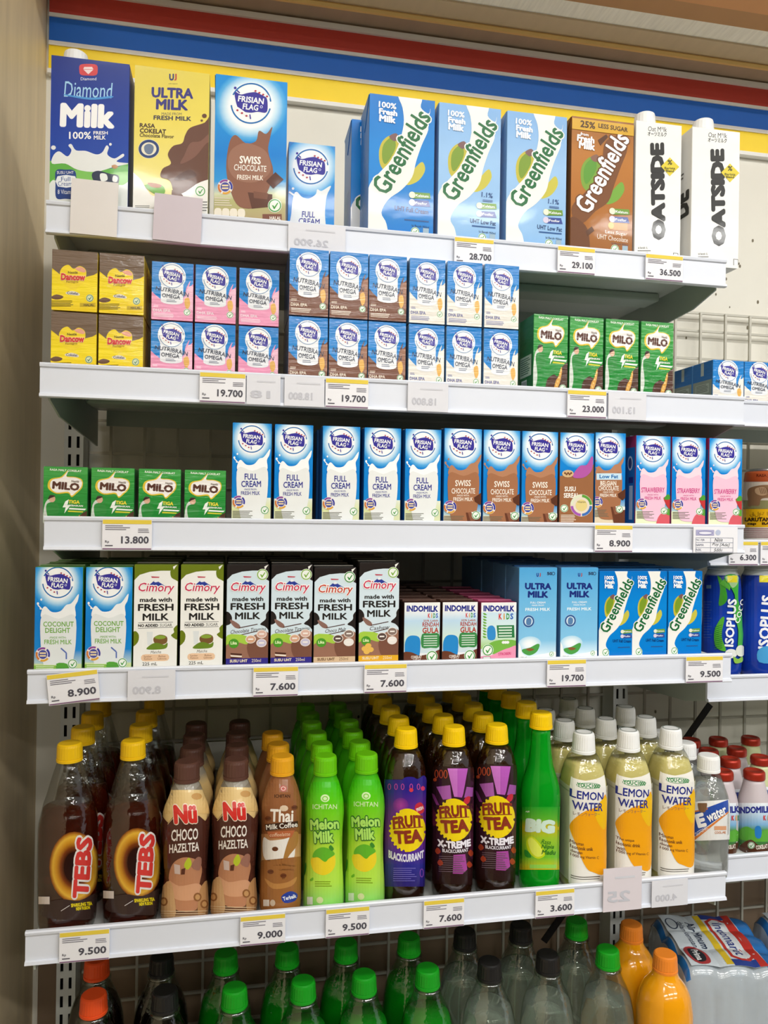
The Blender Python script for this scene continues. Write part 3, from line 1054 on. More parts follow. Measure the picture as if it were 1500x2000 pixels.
def green_art(S, x0, y0, x1, yb, light=0, choc=False, small=False):
    """Carton with the long slanting green name over a ribbon of milk; sizes follow the face's own corners."""
    w, h = x1 - x0, yb - y0
    k = lambda u, v: (x0 + w * u, y0 + h * .952 * v)
    base = '#a9651f' if choc else ('#9fc6ec' if light else '#0f8fe0')
    a = Art(S, base)
    if choc:
        a.grad(x0 - 20, y0 - 20, x1 + 20, yb + 20, ((0, '#8c531c'), (.3, '#b9762c'), (.6, '#b06c24'), (1, '#8f5620')))
    elif light:
        a.grad(x0 - 20, y0 - 20, x1 + 20, yb + 20, ((0, '#7aabdf'), (.4, '#9cc4ec'), (.8, '#94c0ea'), (1, '#78ade0')))
    else:
        a.grad(x0 - 20, y0 - 20, x1 + 20, yb + 20, ((0, '#066fc4'), (.4, '#0a86d8'), (.8, '#067fd2'), (1, '#0672c6')))
    rib = '#7b4a24' if choc else '#f1f0ea'
    # fields globe
    a.blob([k(.15, .42), k(.2, .34), k(.32, .29), k(.42, .31), k(.5, .4), k(.46, .5), k(.3, .56), k(.18, .52)], '#7da23a' if choc else '#c3b83e', 4)
    a.blob([k(.22, .36), k(.36, .30), k(.4, .38), k(.26, .5), k(.2, .46)], '#5f9a34' if choc else '#7c9a2c', 4)
    a.blob([k(.3, .3), k(.4, .27), k(.45, .3), k(.38, .33)], '#8a6250' if choc else '#7d5a58', 3)
    a.blob([k(.72, .5), k(.82, .46), k(.86, .52), k(.76, .6), k(.6, .64), k(.56, .61)], '#76a83a' if choc else '#c9c04a', 4)
    if not choc:
        a.blob([k(.44, -.02), k(.78, -.02), k(.78, .06), k(.9, .1), k(.93, .06), k(.92, .1), k(.88, .16), k(.9, .22), k(.8, .34), k(.72, .46), k(.66, .58),
                k(.5, .68), k(.3, .76), k(.2, .86), k(.28, .94), k(.3, 1.09), k(-.02, 1.09), k(-.02, .8), k(.02, .66), k(.18, .56), k(.32, .48), k(.44, .36),
                k(.52, .2), k(.5, .08)], rib, 4)
    else:
        a.blob([k(.6, .14), k(.85, .1), k(.9, .2), k(.8, .34), k(.7, .48), k(.6, .62), k(.4, .7), k(.2, .8), k(.05, .78), k(.02, .68), k(.2, .58), k(.36, .48),
                k(.48, .34), k(.52, .2)], rib, 4)
        a.blob([k(-.02, .78), k(.2, .8), k(.3, .9), k(.28, 1.09), k(-.02, 1.09)], '#6d4020', 4)
    ang = 68 if small else 66
    L = h * .62
    gc, oc = ('#ffffff', '#6d3f1a') if choc else ('#1f6b3a', '#f4f3ee')
    a.text('Greenfields', *k(.49, .4), h * .66, w * .3, gc, .022, 62, out=oc, ow=.05)
    if choc:
        a.rect(x0 - 5, y0 + h * .015, x1 + 5, y0 + h * .095, '#d6a62a')
        a.text('25%', *k(.25, .055), w * .24, h * .05, '#4a2c10', .03, -2)
        a.text('LESS SUGAR', *k(.66, .055), w * .48, h * .034, '#4a2c10', .03, -2)
        a.text('from', *k(.2, .13), w * .13, h * .022, '#ffffff', .03, -3)
        a.text('Fresh', *k(.22, .165), w * .28, h * .05, '#ffffff', .05, -3)
        a.text('Milk', *k(.24, .215), w * .26, h * .055, '#ffffff', .05, -3)
        a.text('Less Sugar', *k(.74, .855), w * .36, h * .032, '#f7efe2', .0, -2)
        a.text('UHT Chocolate', *k(.68, .895), w * .5, h * .035, '#f7efe2', .0, -2)
        a.poly([k(.62, .77), k(.92, .77), k(.92, .83), k(.62, .83)], '#c9812a')
        a.disc(*k(.65, .8), w * .05, w * .05, '#f2a93a', 12)
        a.poly([k(.24, .86), k(.34, .82), k(.38, .85), k(.27, .9)], '#5a3316')
        a.poly([k(.42, .16), k(.55, .11), k(.58, .13), k(.46, .2)], '#5a3316')
        zk, zf = .69, .75
    else:
        d = '#ffffff'
        a.text('100%', *k(.27, .075), w * .27, h * .042, d, .03, -2)
        a.text('Fresh', *k(.28, .125), w * .28, h * .042, d, .05, -2)
        a.text('Milk', *k(.27, .175), w * .25, h * .048, d, .05, -2)
        if light:
            a.text('1.1%', *k(.79, .655), w * .18, h * .035, '#2c4a86', .01, -2)
            a.rect(*k(.72, .69), *k(.88, .705), '#5c7fb0')
            a.text('UHT Low Fat', *k(.73, .86), w * .42, h * .032, '#1d3c72', .02, -2)
        else:
            a.text('UHT Full Cream', *k(.66, .82), w * .52, h * .034, '#123c78', .02, -2)
        a.lines(*k(.55, .89), *k(.94, .905), 1, '#2b5a96', .7, .2)
        zk, zf = (.74, .8) if light else (.71, .765)
    a.poly([k(.64, zk - .02), k(.94, zk - .025), k(.95, zk + .015), k(.68, zk + .025)], '#6f9a34')
    a.disc(*k(.665, zk), w * .05, w * .05, '#e6ead0', 12)
    a.text('Kalsium', *k(.82, zk), w * .2, h * .018, '#ffffff', .02)
    a.poly([k(.64, zf - .02), k(.92, zf - .025), k(.95, zf + .02), k(.68, zf + .025)], '#3b4f9a')
    a.disc(*k(.665, zf), w * .05, w * .05, '#d9cfe4', 12)
    a.text('Fosfor', *k(.81, zf), w * .18, h * .018, '#ffffff', .02)
    if not small:
        a.text('Isi Bersih 950ml', *k(.8, .935), w * .27, h * .016, '#2b3f5a', .0, -2)
        check_mark(a, *k(.72, .975), w * .065)
        a.rect(*k(.84, .945), *k(.93, .998), '#9fb8c8')
    else:
        check_mark(a, *k(.2, .95), w * .1)
    return a


def art_oat(S, dx, dy, dark=True):
    a = Art(S, '#f3f2ee')
    t = lambda x, y: (x + dx, y + dy)
    a.text('Oat M*lk', *t(900, 284), 102, 28, '#33322e', -.002, -3)
    a.text('オーツミルク', *t(898, 312), 102, 24, '#33322e', .02, -3)
    a.text('OATSIDE', *t(902, 622), 530, 78, '#2e2d2b', .075, 90 + 1.0)
    a.poly([t(918, 487), t(966, 438), t(1017, 490), t(966, 540)], '#e3cf3a')
    a.text('%', *t(966, 465), 26, 28, '#3b3a20', .03, -4)
    a.text('Barista', *t(966, 497), 58, 13, '#4a4620', .02, -2)
    a.text('Blend', *t(966, 512), 44, 13, '#4a4620', .02, -2)
    a.text('isi bersih 1L', *t(820, 928), 52, 12, '#44423e', .01, -1)
    a.lines(*t(792, 942), *t(865, 962), 2, '#6b6964')
    a.poly([t(985, 955), t(1012, 958), t(1012, 990), t(985, 990)], '#55534e')
    a.poly([t(988, 958), t(1009, 961), t(1009, 990), t(988, 990)], '#f3f2ee')
    return a


def art_yellow_choc(S):
    """Brown over yellow small carton with a heart panel."""
    a = Art(S, '#f6da16')
    a.grad(90, 150, 420, 420, ((0, '#f0cf10'), (.5, '#fbe11e'), (1, '#f2cf12')))
    a.poly([(90, 30), (420, 30), (420, 178), (372, 205), (330, 215), (255, 290), (180, 205), (112, 150), (90, 150)], '#75604f')
    a.blob([(175, 200), (190, 160), (225, 145), (255, 168), (290, 152), (325, 172), (328, 215), (305, 255), (255, 290), (205, 258)], '#f7d92a', 4)
    a.blob([(265, 165), (300, 158), (326, 178), (318, 190), (285, 182)], '#e9a58a', 3)
    a.text('Nestlé', 251, 190, 56, 15, '#5b4c2c', .02)
    a.text('Dancow', 253, 217, 142, 40, '#d9342c', .05, -2, out='#f6d9c0', ow=.04)
    a.text('Fortigro', 248, 246, 70, 14, '#a8862a', .02)
    a.blob([(212, 305), (250, 298), (288, 312), (286, 325), (248, 322), (214, 316)], '#efe7cf', 3)
    a.text('Cokelat', 250, 311, 68, 16, '#3e3a7a', .02, -4)
    a.blob([(122, 335), (155, 318), (195, 330), (180, 345), (145, 348)], '#6d4d38', 3)
    check_mark(a, 350, 340, 22, '#3f7f6a', '#d9e4c0')
    a.lines(120, 355, 260, 392, 5, '#5b4a12')
    a.rect(292, 368, 384, 392, '#c9a914')
    a.text('HALAL', 345, 380, 60, 14, '#4c4210', .03)
    return a


def art_nutri(S, x0, y0, x1, yb, kind):
    """Small carton: emblem over a white tab with two words, coloured lower half."""
    w, h = x1 - x0, yb - y0
    k = lambda u, v: (x0 + w * u, y0 + h * v)
    a = Art(S, '#1f8ed8')
    a.grad(x0 - 20, y0 - 20, x1 + 20, yb, ((0, '#0f78c6'), (.5, '#1a88d6'), (1, '#0f78c8')))
    low, sp = {'pink': ('#ee9bbd', '#f4c0d4'), 'choc': ('#7a4f3c', '#9a6c54'), 'white': ('#e9e4da', '#f6f1e6')}[kind]
    a.blob([k(-.05, .55), k(.12, .6), k(.3, .68), k(.6, .7), k(.78, .58), k(.84, .42), k(.93, .3), k(.9, .42), k(1.05, .38), k(1.05, 1.05), k(-.05, 1.05)], low, 4)
    a.blob([k(.78, .62), k(.9, .4), k(1.05, .45), k(1.05, .8), k(.85, .75)], sp, 4)
    a.rect(*k(.22, .3), *k(.76, .68), '#eceef2')
    a.disc(*k(.49, .68), w * .27, h * .05, '#eceef2', 16)
    a.disc(*k(.49, .24), w * .33, w * .33, '#f1f3f6', 24)
    flag_logo(a, *k(.49, .24), w * .3, .2, ringcol='#8fa6c4')
    a.text('NUTRIBRAIN', *k(.5, .495), w * .8, h * .075, '#343a4e', .016, -9, arc=.18)
    a.text('OMEGA', *k(.47, .59), w * .44, h * .07, '#343a4e', .014, -4)
    a.lines(*k(.36, .65), *k(.6, .7), 2, '#7a8294', .5, .2)
    tx = {'pink': '#f9e3ec', 'choc': '#eadccb', 'white': '#5b5f9a'}[kind]
    a.text('DHA EPA', *k(.25, .845), w * .42, h * .05, tx, .03)
    a.lines(*k(.05, .9), *k(.62, .97), 3, tx)
    a.lines(*k(.05, .76), *k(.2, .8), 2, tx)
    a.blob([k(.8, .62), k(.9, .6), k(.93, .72), k(.86, .8), k(.8, .72)], '#e8b35a', 3)
    check_mark(a, *k(.86, .85), w * .085)
    return a


def art_milo(S, x0, y0, x1, yb, tall):
    w, h = x1 - x0, yb - y0
    q = lambda u, v: (x0 + w * u, y0 + h * v)
    kv = 1.0 if tall else 1.33      # the short carton shows the same print, cut lower
    k = lambda u, v: q(u, v * kv)
    a = Art(S, '#1f8a34')
    a.grad(x0 - 20, y0 - 20, x1 + 20, yb + 20, ((0, '#2f7f3c'), (.15, '#3fa044'), (.5, '#1f9034'), (1, '#178030')))
    a.text('RASA MALT COKELAT', *k(.5, .045), w * .72, h * .028 * kv, '#eaf2e2', .03, -2)
    a.blob([k(.12, .3), k(.1, .22), k(.18, .16), k(.4, .13), k(.55, .04), k(.5, .12), k(.72, .13), k(.88, .17), k(.88, .27), k(.74, .36), k(.64, .4), k(.56, .35), k(.3, .36)],
           '#e6c63a', 4)
    a.blob([k(.17, .29), k(.15, .22), k(.22, .17), k(.42, .14), k(.56, .05), k(.52, .13), k(.72, .14), k(.86, .18), k(.86, .26), k(.73, .34), k(.64, .38), k(.56, .33), k(.3, .345)],
           '#f6f1ec', 4)
    a.text('MILO', *k(.51, .255), w * .62, h * .105 * kv, '#5a3428', .06, -4)
    a.text('Nestlé', *k(.72, .19), w * .17, h * .03 * kv, '#7a6a5c', .02, -3)
    # running player in green shirt, seen only as shapes
    a.blob([k(.02, .55), k(.1, .44), k(.16, .42), k(.22, .48), k(.2, .6), k(.1, .62), k(.12, .8), k(.04, .95), k(-.02, .95)], '#cfd6cc', 4)
    a.blob([k(.08, .5), k(.3, .48), k(.36, .6), k(.2, .68), k(.1, .66)], '#2c8a3a', 4)
    a.disc(*k(.2, .43), w * .075, h * .045 * kv, '#d8ac90', 12)
    a.blob([k(.11, .44), k(.15, .38), k(.26, .385), k(.25, .4), k(.16, .42)], '#3a2a22', 3)
    a.poly([k(.5, .46), k(.58, .43), k(.55, .51), k(.62, .51), k(.48, .62), k(.51, .54), k(.44, .54)], '#f4f6ee')
    a.text('TIGA', *k(.7, .465), w * .26, h * .05 * kv, '#f2dd3a', .04, -2)
    a.text('KEBAIKAN', *k(.74, .515), w * .33, h * .024 * kv, '#f4f6ee', .03, -2)
    a.poly([k(.6, .545), k(.98, .555), k(.95, .575), k(.58, .565)], '#f4f6ee')
    a.poly([k(.57, .58), k(.92, .59), k(.9, .605), k(.56, .6)], '#d9d23a')
    a.blob([k(.28, 1.02), k(.36, .9), k(.42, .8), k(.6, .74), k(.72, .76), k(.82, .66), k(.94, .6), k(1.02, .62), k(1.02, 1.05), k(.28, 1.05)], '#4f2f22', 4)
    a.blob([k(.6, .95), k(.66, .82), k(.74, .76), k(.82, .64), k(.84, .7), k(.78, .84), k(.68, .94)], '#d9a04a', 4)
    for i in range(6):
        a.disc(*k(.66 + .03 * i, .92 - .048 * i), w * .03, h * .014 * kv, '#f0c878', 7)
    cy = .905 if tall else .71
    check_mark(a, *k(.87, cy), w * .1)
    a.rect(*q(.03, .955), *q(.5, .97), '#d6ead0')
    return a


def art_volcano(S, x0, y0, x1, yb, kind):
    """Slim carton: dark corners, red script name under a blue mountain, black words."""
    w, h = x1 - x0, yb - y0
    k = lambda u, v: (x0 + w * u, y0 + h * .945 * v)
    mat_ = kind == 'matcha'
    dk = '#6e7d1e' if mat_ else '#2a2422'
    a = Art(S, '#f3f2ec' if mat_ else '#d6e6ee')
    a.poly([k(-.02, -.02), k(1.02, -.02), k(1.02, .05), k(.86, .06), k(.6, .06), k(.35, .07), k(.12, .1), k(-.02, .16)], dk)
    a.blob([k(.84, .05), k(1.04, .04), k(1.04, .16), k(.94, .15), k(.84, .12)], dk, 3)
    a.poly([k(.88, .02), k(.98, 0), k(.9, .05)], '#f3f2ec')
    if not mat_:
        check_mark(a, *k(.84, .1), w * .14, '#2f8a3a' if kind == 'malt' else '#7fb23a')
    a.poly([k(.3, .215), k(.46, .155), k(.52, .16), k(.72, .215)], '#33419a')
    a.poly([k(.44, .165), k(.48, .148), k(.53, .155), k(.54, .17), k(.48, .175)], '#f0f2f4')
    a.poly([k(.38, .115), k(.58, .12), k(.56, .13), k(.4, .13)], '#c2485a')
    sc = '#cf3358' if kind != 'malt' else '#c84632'
    a.text('Cimory', *k(.5, .235), w * .82, h * .105, sc, .01, -1, out='#fbf6f2', ow=.07, shear=.18)
    a.text('made with', *k(.5, .345), w * .74, h * .042, '#33302e', .035)
    a.text('FRESH', *k(.5, .42), w * .82, h * .066, '#2b2826', .03)
    a.text('MILK', *k(.5, .515), w * .6, h * .066, '#2b2826', .03)
    if mat_:
        a.line(*k(.1, .572), *k(.9, .568), h * .004, '#44403c')
        a.line(*k(.1, .625), *k(.9, .618), h * .004, '#44403c')
        a.text('NO ADDED', *k(.33, .598), w * .46, h * .027, '#2b2826', .045)
        a.text('SUGAR', *k(.74, .596), w * .28, h * .027, '#2b2826', -.01)
        a.blob([k(-.03, .68), k(.04, .65), k(.12, .69), k(.1, .76), k(-.03, .8)], dk, 3)
        a.blob([k(1.03, .6), k(.92, .63), k(.93, .67), k(.86, .7), k(1.03, .74)], dk, 3)
        a.poly([k(.3, .66), k(.44, .66), k(.42, .79), k(.32, .79)], '#e2e6e6')
        a.blob([k(.46, .72), k(.6, .69), k(.76, .71), k(.76, .77), k(.6, .79), k(.48, .77)], '#7a5a34', 3)
        a.disc(*k(.61, .715), w * .13, h * .018, '#8ba63e', 14)
        a.blob([k(.3, .83), k(.42, .78), k(.55, .77), k(.7, .79), k(.78, .77), k(.76, .82), k(.6, .835)], '#6d8a2c', 4)
        a.text('Matcha', *k(.52, .86), w * .24, h * .026, '#4a3a2c', .0, 2, shear=.25)
        a.blob([k(.21, .885), k(.5, .882), k(.79, .885), k(.79, .945), k(.5, .948), k(.21, .945)], '#ecc7a4', 3)
        a.text('Sumber', *k(.33, .902), w * .18, h * .018, '#8a5a3c', 0)
        a.text('Kalsium', *k(.34, .925), w * .18, h * .018, '#8a5a3c', 0)
        a.text('Bebas', *k(.66, .902), w * .16, h * .018, '#8a5a3c', 0)
        a.text('Laktosa', *k(.66, .925), w * .2, h * .018, '#8a5a3c', 0)
        a.text('225 mL', *k(.38, .975), w * .34, h * .03, '#3a3633', .01)
        return a
    a.blob([k(-.03, .48), k(.06, .48), k(.13, .53), k(.1, .59), k(-.03, .6)], dk, 3)
    a.blob([k(1.03, .47), k(.94, .5), k(.93, .55), k(.8, .6), k(.9, .62), k(.96, .64), k(1.03, .66)], dk, 3)
    a.blob([k(.1, .55), k(.3, .6), k(.32, .64), k(.2, .63), k(.1, .58)], '#8d6a60', 3)
    a.line(*k(.3, .635), *k(.74, .6), h * .008, '#4d2f26')
    a.line(*k(.3, .71), *k(.74, .67), h * .008, '#4d2f26')
    word = {'tira': 'Chocolate Tiramisu', 'malt': 'Choco Malt', 'cashew': 'Cashew'}[kind]
    a.text(word, *k(.52, .66), w * (.84 if kind == 'tira' else .5), h * .036, '#3c2620', .0, 5, shear=.25)
    a.blob([k(-.03, .74), k(.3, .7), k(.6, .73), k(1.03, .72), k(1.03, 1.1), k(-.03, 1.1)], '#a9cf4a', 4)
    a.blob([k(-.03, .83), k(.25, .78), k(.5, .8), k(.62, .72), k(1.03, .7), k(1.03, 1.1), k(-.03, 1.1)], '#9b705c', 4)
    a.blob([k(.5, .8), k(.75, .76), k(1.03, .79), k(1.03, .93), k(.6, .95)], '#7c5343', 4)
    a.disc(*k(.18, .79), w * .12, h * .045, '#4f9a2e', 14)
    a.text('Lika', *k(.18, .785), w * .15, h * .03, '#dff0b8', .04)
    for (u, v), c in zip(((.58, .75), (.84, .7), (.84, .79)), ('#d9a98a', '#dcb6a6', '#c9c4da') if kind == 'tira' else ('#5c4a44', '#8a766c', '#efe9e4')):
        a.disc(*k(u, v), w * .125, h * .04, '#f2e9e0', 16)
        a.disc(*k(u, v), w * .11, h * .034, c, 16)
        a.rect(*k(u - .06, v - .008), *k(u + .06, v + .006), '#f6efe8')
    bc = {'tira': '#38308c', 'malt': '#dcbf9c', 'cashew': '#e6ae2c'}[kind]
    if kind == 'tira':
        for i in range(4):
            a.poly([k(.1, .885 + .02 * i), k(.38, .895 + .02 * i), k(.37, .91 + .02 * i), k(.12, .9 + .02 * i)], ('#4a2a20', '#f0e4d2')[i % 2])
    elif kind == 'cashew':
        for u, v in ((.15, .87), (.24, .84), (.3, .88), (.2, .9)):
            a.disc(*k(u, v), w * .08, h * .025, '#e8b95a', 10)
    a.rect(*k(-.02, .94), *k(1.02, 1.09), bc)
    a.text('SUSU UHT', *k(.3, .965), w * .42, h * .028, '#f0e2c0' if kind != 'malt' else '#7a5a3c', .04)
    a.text('250ml', *k(.72, .965), w * .22, h * .03, '#f0e2c0' if kind != 'malt' else '#7a5a3c', .0)
    return a


def art_kids(S, x0, y0, x1, yb, pink):
    w, h = x1 - x0, yb - y0
    k = lambda u, v: (x0 + w * u, y0 + h * .93 * v)
    a = Art(S, '#eef0f2')
    a.grad(x0 - 10, y0 + h * .12, x1 + 10, y0 + h * .8, ((0, '#f3f4f4'), (.25, '#bfdcf0'), (.7, '#d7ead8'), (1, '#d0e0ea')))
    a.rect(*k(-.02, -.02), *k(1.02, .16), '#f4f4f2')
    a.text('INDOMILK', *k(.5, .105), w * .88, h * .1, '#27308c', .045, -1)
    cols = ('#d23c3c', '#e0a12c', '#3a9a44', '#3a6ac0')
    if not pink:
        for i, ch in enumerate('KiDS'):
            a.text(ch, *k(.69 + .075 * i, .225), w * (.06 if ch != 'i' else .025), h * .075, cols[i], .04)
        a.text('25% Lebih', *k(.74, .31), w * .42, h * .03, '#b9562c', .02)
        a.text('RENDAH', *k(.74, .375), w * .46, h * .07, '#b33a28', .02)
        a.text('GULA', *k(.74, .475), w * .46, h * .09, '#b33a28', .03)
        a.blob([k(.5, .54), k(.75, .53), k(.98, .54), k(.98, .76), k(.75, .77), k(.5, .76)], '#3f8a4c', 3)
        for i in range(5):
            a.rect(*k(.55, .565 + .04 * i), *k(.93, .58 + .04 * i), '#d9ead8')
        # a plain blue shape stands where the printed figure is
        a.blob([k(.06, .62), k(.18, .56), k(.4, .58), k(.46, .7), k(.4, .95), k(.08, .95), k(.02, .75)], '#2c8ace', 4)
        a.blob([k(-.03, .86), k(.2, .84), k(.45, .9), k(.8, .86), k(1.03, .82), k(1.03, 1.12), k(-.03, 1.12)], '#6d3f2c', 4)
        a.text('COKELAT', *k(.35, .925), w * .3, h * .045, '#f6ece0', .03)
        a.text('115ml', *k(.36, .975), w * .2, h * .04, '#f6ece0', .02)
        check_mark(a, *k(.79, .92), w * .16)
    else:
        a.grad(x0 - 10, y0 + h * .16, x1 + 10, y0 + h * .75, ((0, '#cfe6f4'), (.6, '#dcefe6'), (1, '#9fcf6a')))
        for i, ch in enumerate('KiDS'):
            a.text(ch, *k(.54 + .11 * i, .245), w * (.09 if ch != 'i' else .035), h * .1, cols[i], .04)
        for i in range(9):
            a.blob([k(.05, .18 + .05 * i), k(.12, .19 + .05 * i), k(.16, .215 + .05 * i), k(.08, .215 + .05 * i)], '#6fae3e', 2)
        a.poly([k(.44, .4), k(.94, .4), k(.96, .62), k(.48, .62)], '#2f7d48')
        for i in range(4):
            a.rect(*k(.5, .425 + .05 * i), *k(.88, .45 + .05 * i), '#d9ead8')
        a.blob([k(.18, .45), k(.3, .4), k(.4, .46), k(.4, .64), k(.2, .64)], '#3a8fd0', 3)
        a.blob([k(.2, .74), k(.5, .66), k(1.03, .68), k(1.03, .85), k(.2, .9)], '#7ab84a', 3)
        for u in (.64, .7, .76):
            a.disc(*k(u, .7), w * .05, h * .025, '#f4f6f2', 8)
        a.blob([k(-.03, .95), k(.3, .92), k(.6, .84), k(.8, .8), k(1.03, .78), k(1.03, 1.12), k(-.03, 1.12)], '#ee9ab8', 4)
        a.text('STROBERI', *k(.68, .9), w * .36, h * .045, '#d23c74', .02, 3)
        check_mark(a, *k(.2, .83), w * .16)
        a.rect(*k(.06, .945), *k(.28, 1.0), '#7a8a80')
        a.rect(*k(.075, .953), *k(.265, 1.0), '#f0f2f0')
    return a


def art_ultra_plain(S, x0, y0, x1, yb):
    w, h = x1 - x0, yb - y0
    k = lambda u, v: (x0 + w * u, y0 + h * .955 * v)
    a = Art(S, '#7fc4ea')
    a.grad(x0 - 10, y0 - 10, x1 + 10, yb + 10, ((0, '#4fa4da'), (.4, '#72bbe6'), (.75, '#86c6ea'), (.88, '#d6ecf6'), (1, '#eef6f8')))
    a.text('U', *k(.48, .08), w * .06, h * .04, '#26308a', .07)
    a.text('J', *k(.545, .08), w * .035, h * .04, '#b9423c', .07)
    a.text('50', *k(.8, .065), w * .14, h * .034, '#2c3a5c', .05)
    a.ring(*k(.9, .065), w * .045, w * .045, w * .014, '#2c3a5c', 12)
    a.text('ULTRA', *k(.5, .205), w * .7, h * .07, '#1f2f7c', .055, -1)
    a.text('MILK', *k(.5, .295), w * .54, h * .07, '#1f2f7c', .055, -1)
    a.text('FULL CREAM', *k(.5, .385), w * .4, h * .02, '#eef6fb', .02)
    a.text('MADE FROM', *k(.5, .415), w * .32, h * .015, '#eef6fb', .02)
    a.text('FRESH MILK', *k(.5, .46), w * .66, h * .032, '#f4fafc', .02)
    a.disc(*k(.26, .59), w * .155, w * .155, '#dbe8f0', 22)
    a.ring(*k(.26, .59), w * .15, w * .15, w * .04, '#2d5a96', 24)
    a.blob([k(.2, .57), k(.26, .55), k(.33, .57), k(.32, .62), k(.26, .635), k(.2, .62)], '#5a83b0', 3)
    a.glow(*k(.3, .84), w * .3, h * .08, ((0, '#ffffff'), (.5, '#e8f4fa'), (1, '#b4dcf0')))
    a.blob([k(.1, .9), k(.3, .88), k(.5, .84), k(.56, .86), k(.48, .93), k(.3, .965), k(.14, .94)], '#4f9e4a', 4)
    a.blob([k(.2, .895), k(.3, .885), k(.42, .9), k(.3, .92)], '#8a5a34', 3)
    a.blob([k(-.03, .84), k(.05, .86), k(.12, .95), k(.3, .98), k(.5, .96), k(.7, .95), k(1.03, .94), k(1.03, 1.12), k(-.03, 1.12)], '#f4f7f6', 4)
    check_mark(a, *k(.88, .955), w * .065)
    a.text('250 mL', *k(.15, .985), w * .18, h * .014, '#3a4a5a', 0)
    return a

# ------------------------------------------------------------------ cartons
class Kind:
    pass


def span(pl, pr, pt, zb, Y):
    """Real width, height and middle of a carton front, from its edges in the photograph and the shelf it stands on."""
    a = at(pl, pt, Y)
    yb = proj((a[0], Y, zb))[1]
    ym = (pt + yb) / 2
    xl, xr = at(pl, ym, Y)[0], at(pr, ym, Y)[0]
    return (xl + xr) / 2, xr - xl, at((pl + pr) / 2, pt + 2, Y)[2] - zb


def carton_kind(ref, zb, Y, d, art, body, crop=None, film=False, seam=None, flap=False, side=None, gap=0.0012, cap=None):
    """ref: left, right and top pixel of the reference carton; art: function of the printed face."""
    K = Kind()
    xc, w, h = span(*ref, zb, Y)
    w -= gap
    K.w, K.h, K.d = w, h, d
    S = Flat(crop, xc, Y, zb, w - 0.0004, h - 0.0004) if crop else Unit(w - 0.0004, h - 0.0004)
    if crop:
        a = art(S)
    else:
        a = art(S, 0.0, 0.0, 100.0, 100.0 * h / w)
    K.print = a.mesh('front_print', PRINT_FILM if film else PRINT)
    mb = mat('carton_' + body.strip('#') + ('_film' if film else ''), body, 0.35, noise=0.06, nscale=50,
             coat=0.6 if film else 0.0, bump=0.5 if film else 0.06, bscale=30, stretch=(1, 1, 4) if film else None)
    K.body = box_mesh('carton_body', (-w / 2, 0, 0), (w / 2, d, h), mb, 0.0012, 2)
    ms = mat('seam_' + (seam or body).strip('#'), seam or body, 0.4, noise=0.05)
    K.seam = box_mesh('top_seam', (-w / 2 + 0.001, d * .5 - 0.004, h + 0.0001), (w / 2 - 0.001, d * .5 + 0.004, h + 0.0011), ms, 0.0003, 1)
    K.flap = None
    if flap:
        bm = bmesh.new()
        t = 0.0007
        f = [(-w / 2 - t, 0.001, h - 0.001), (-w / 2 - t, d - 0.001, h - 0.001), (-w / 2 - t, d / 2, h - d * .55)]
        b = [(-w / 2 - 0.00005, p[1], p[2]) for p in f]
        vf = [bm.verts.new(p) for p in f]
        vb = [bm.verts.new(p) for p in b]
        bm.faces.new(vf)
        bm.faces.new(vb[::-1])
        for i in range(3):
            bm.faces.new([vf[i], vb[i], vb[(i + 1) % 3], vf[(i + 1) % 3]])
        bmesh.ops.recalc_face_normals(bm, faces=list(bm.faces))
        K.flap = bm_mesh('side_flap', bm, False, ms)
    K.side = None
    if side:
        sa = Art(Unit(d - 0.003, h - 0.003), None)
        side(sa, 100.0 * h / d)
        K.side = sa.mesh('side_print', PRINT_FILM if film else PRINT)
    K.cap = cap
    return K


CAP_W = mat('white_screw_cap', '#f4f4f2', 0.35, noise=0.03)


def ribbed_cap(name, r, h, m, rib=24, taper=0.94):
    """Screw cap with fine grip ribs, a tamper band and a rounded top."""
    bm = bmesh.new()
    n = rib * 2
    rings = [(0, r * 1.02), (h * .14, r * 1.02), (h * .16, r * .97), (h * .2, r), (h * .82, r * taper), (h * .94, r * taper * .95), (h, r * taper * .84)]
    rows = []
    for z, rr in rings:
        row = []
        for i in range(n):
            k = 1.0
            if h * .19 < z < h * .85 and i % 2:
                k = 0.985
            a = 2 * math.pi * i / n
            row.append(bm.verts.new((rr * k * math.cos(a), rr * k * math.sin(a), z)))
        rows.append(row)
    for a, b in zip(rows, rows[1:]):
        for i in range(n):
            bm.faces.new([a[i], a[(i + 1) % n], b[(i + 1) % n], b[i]])
    bm.faces.new(rows[0][::-1])
    bm.faces.new(rows[-1])
    me = bm_mesh(name, bm, False, m)
    return me


def put_carton(K, x, Y, zb, label, group, rz=0.0, front=True, name='milk_carton', cat='milk carton'):
    t = thing(name, label, cat, (x, Y, zb), rz, group)
    link('carton_body', K.body, t)
    if front:
        link('front_print', K.print, t)
    link('top_seam', K.seam, t)
    if K.flap:
        link('side_flap', K.flap, t)
    if K.side:
        o = link('side_print', K.side, t)
        o.location = (-K.w / 2, K.d / 2, 0.0015)
        o.rotation_euler = (0, 0, -math.pi / 2)
    if K.cap and front:
        o = link('screw_cap', K.cap[0], t)
        o.location = (K.cap[1], K.cap[2], K.h + 0.0002)
    return t


def xmid(pl, pr, py, Y):
    return (at(pl, py, Y)[0] + at(pr, py, Y)[0]) / 2


# ---- top shelf
Z1 = DECK[1]
Y1 = SHELF[1][1] + 0.011
G1 = 'one litre cartons on the top shelf'
cap_l = ribbed_cap('screw_cap', 0.0135, 0.021, CAP_W, 20)
cap_o = ribbed_cap('screw_cap', 0.0135, 0.017, CAP_W, 20)

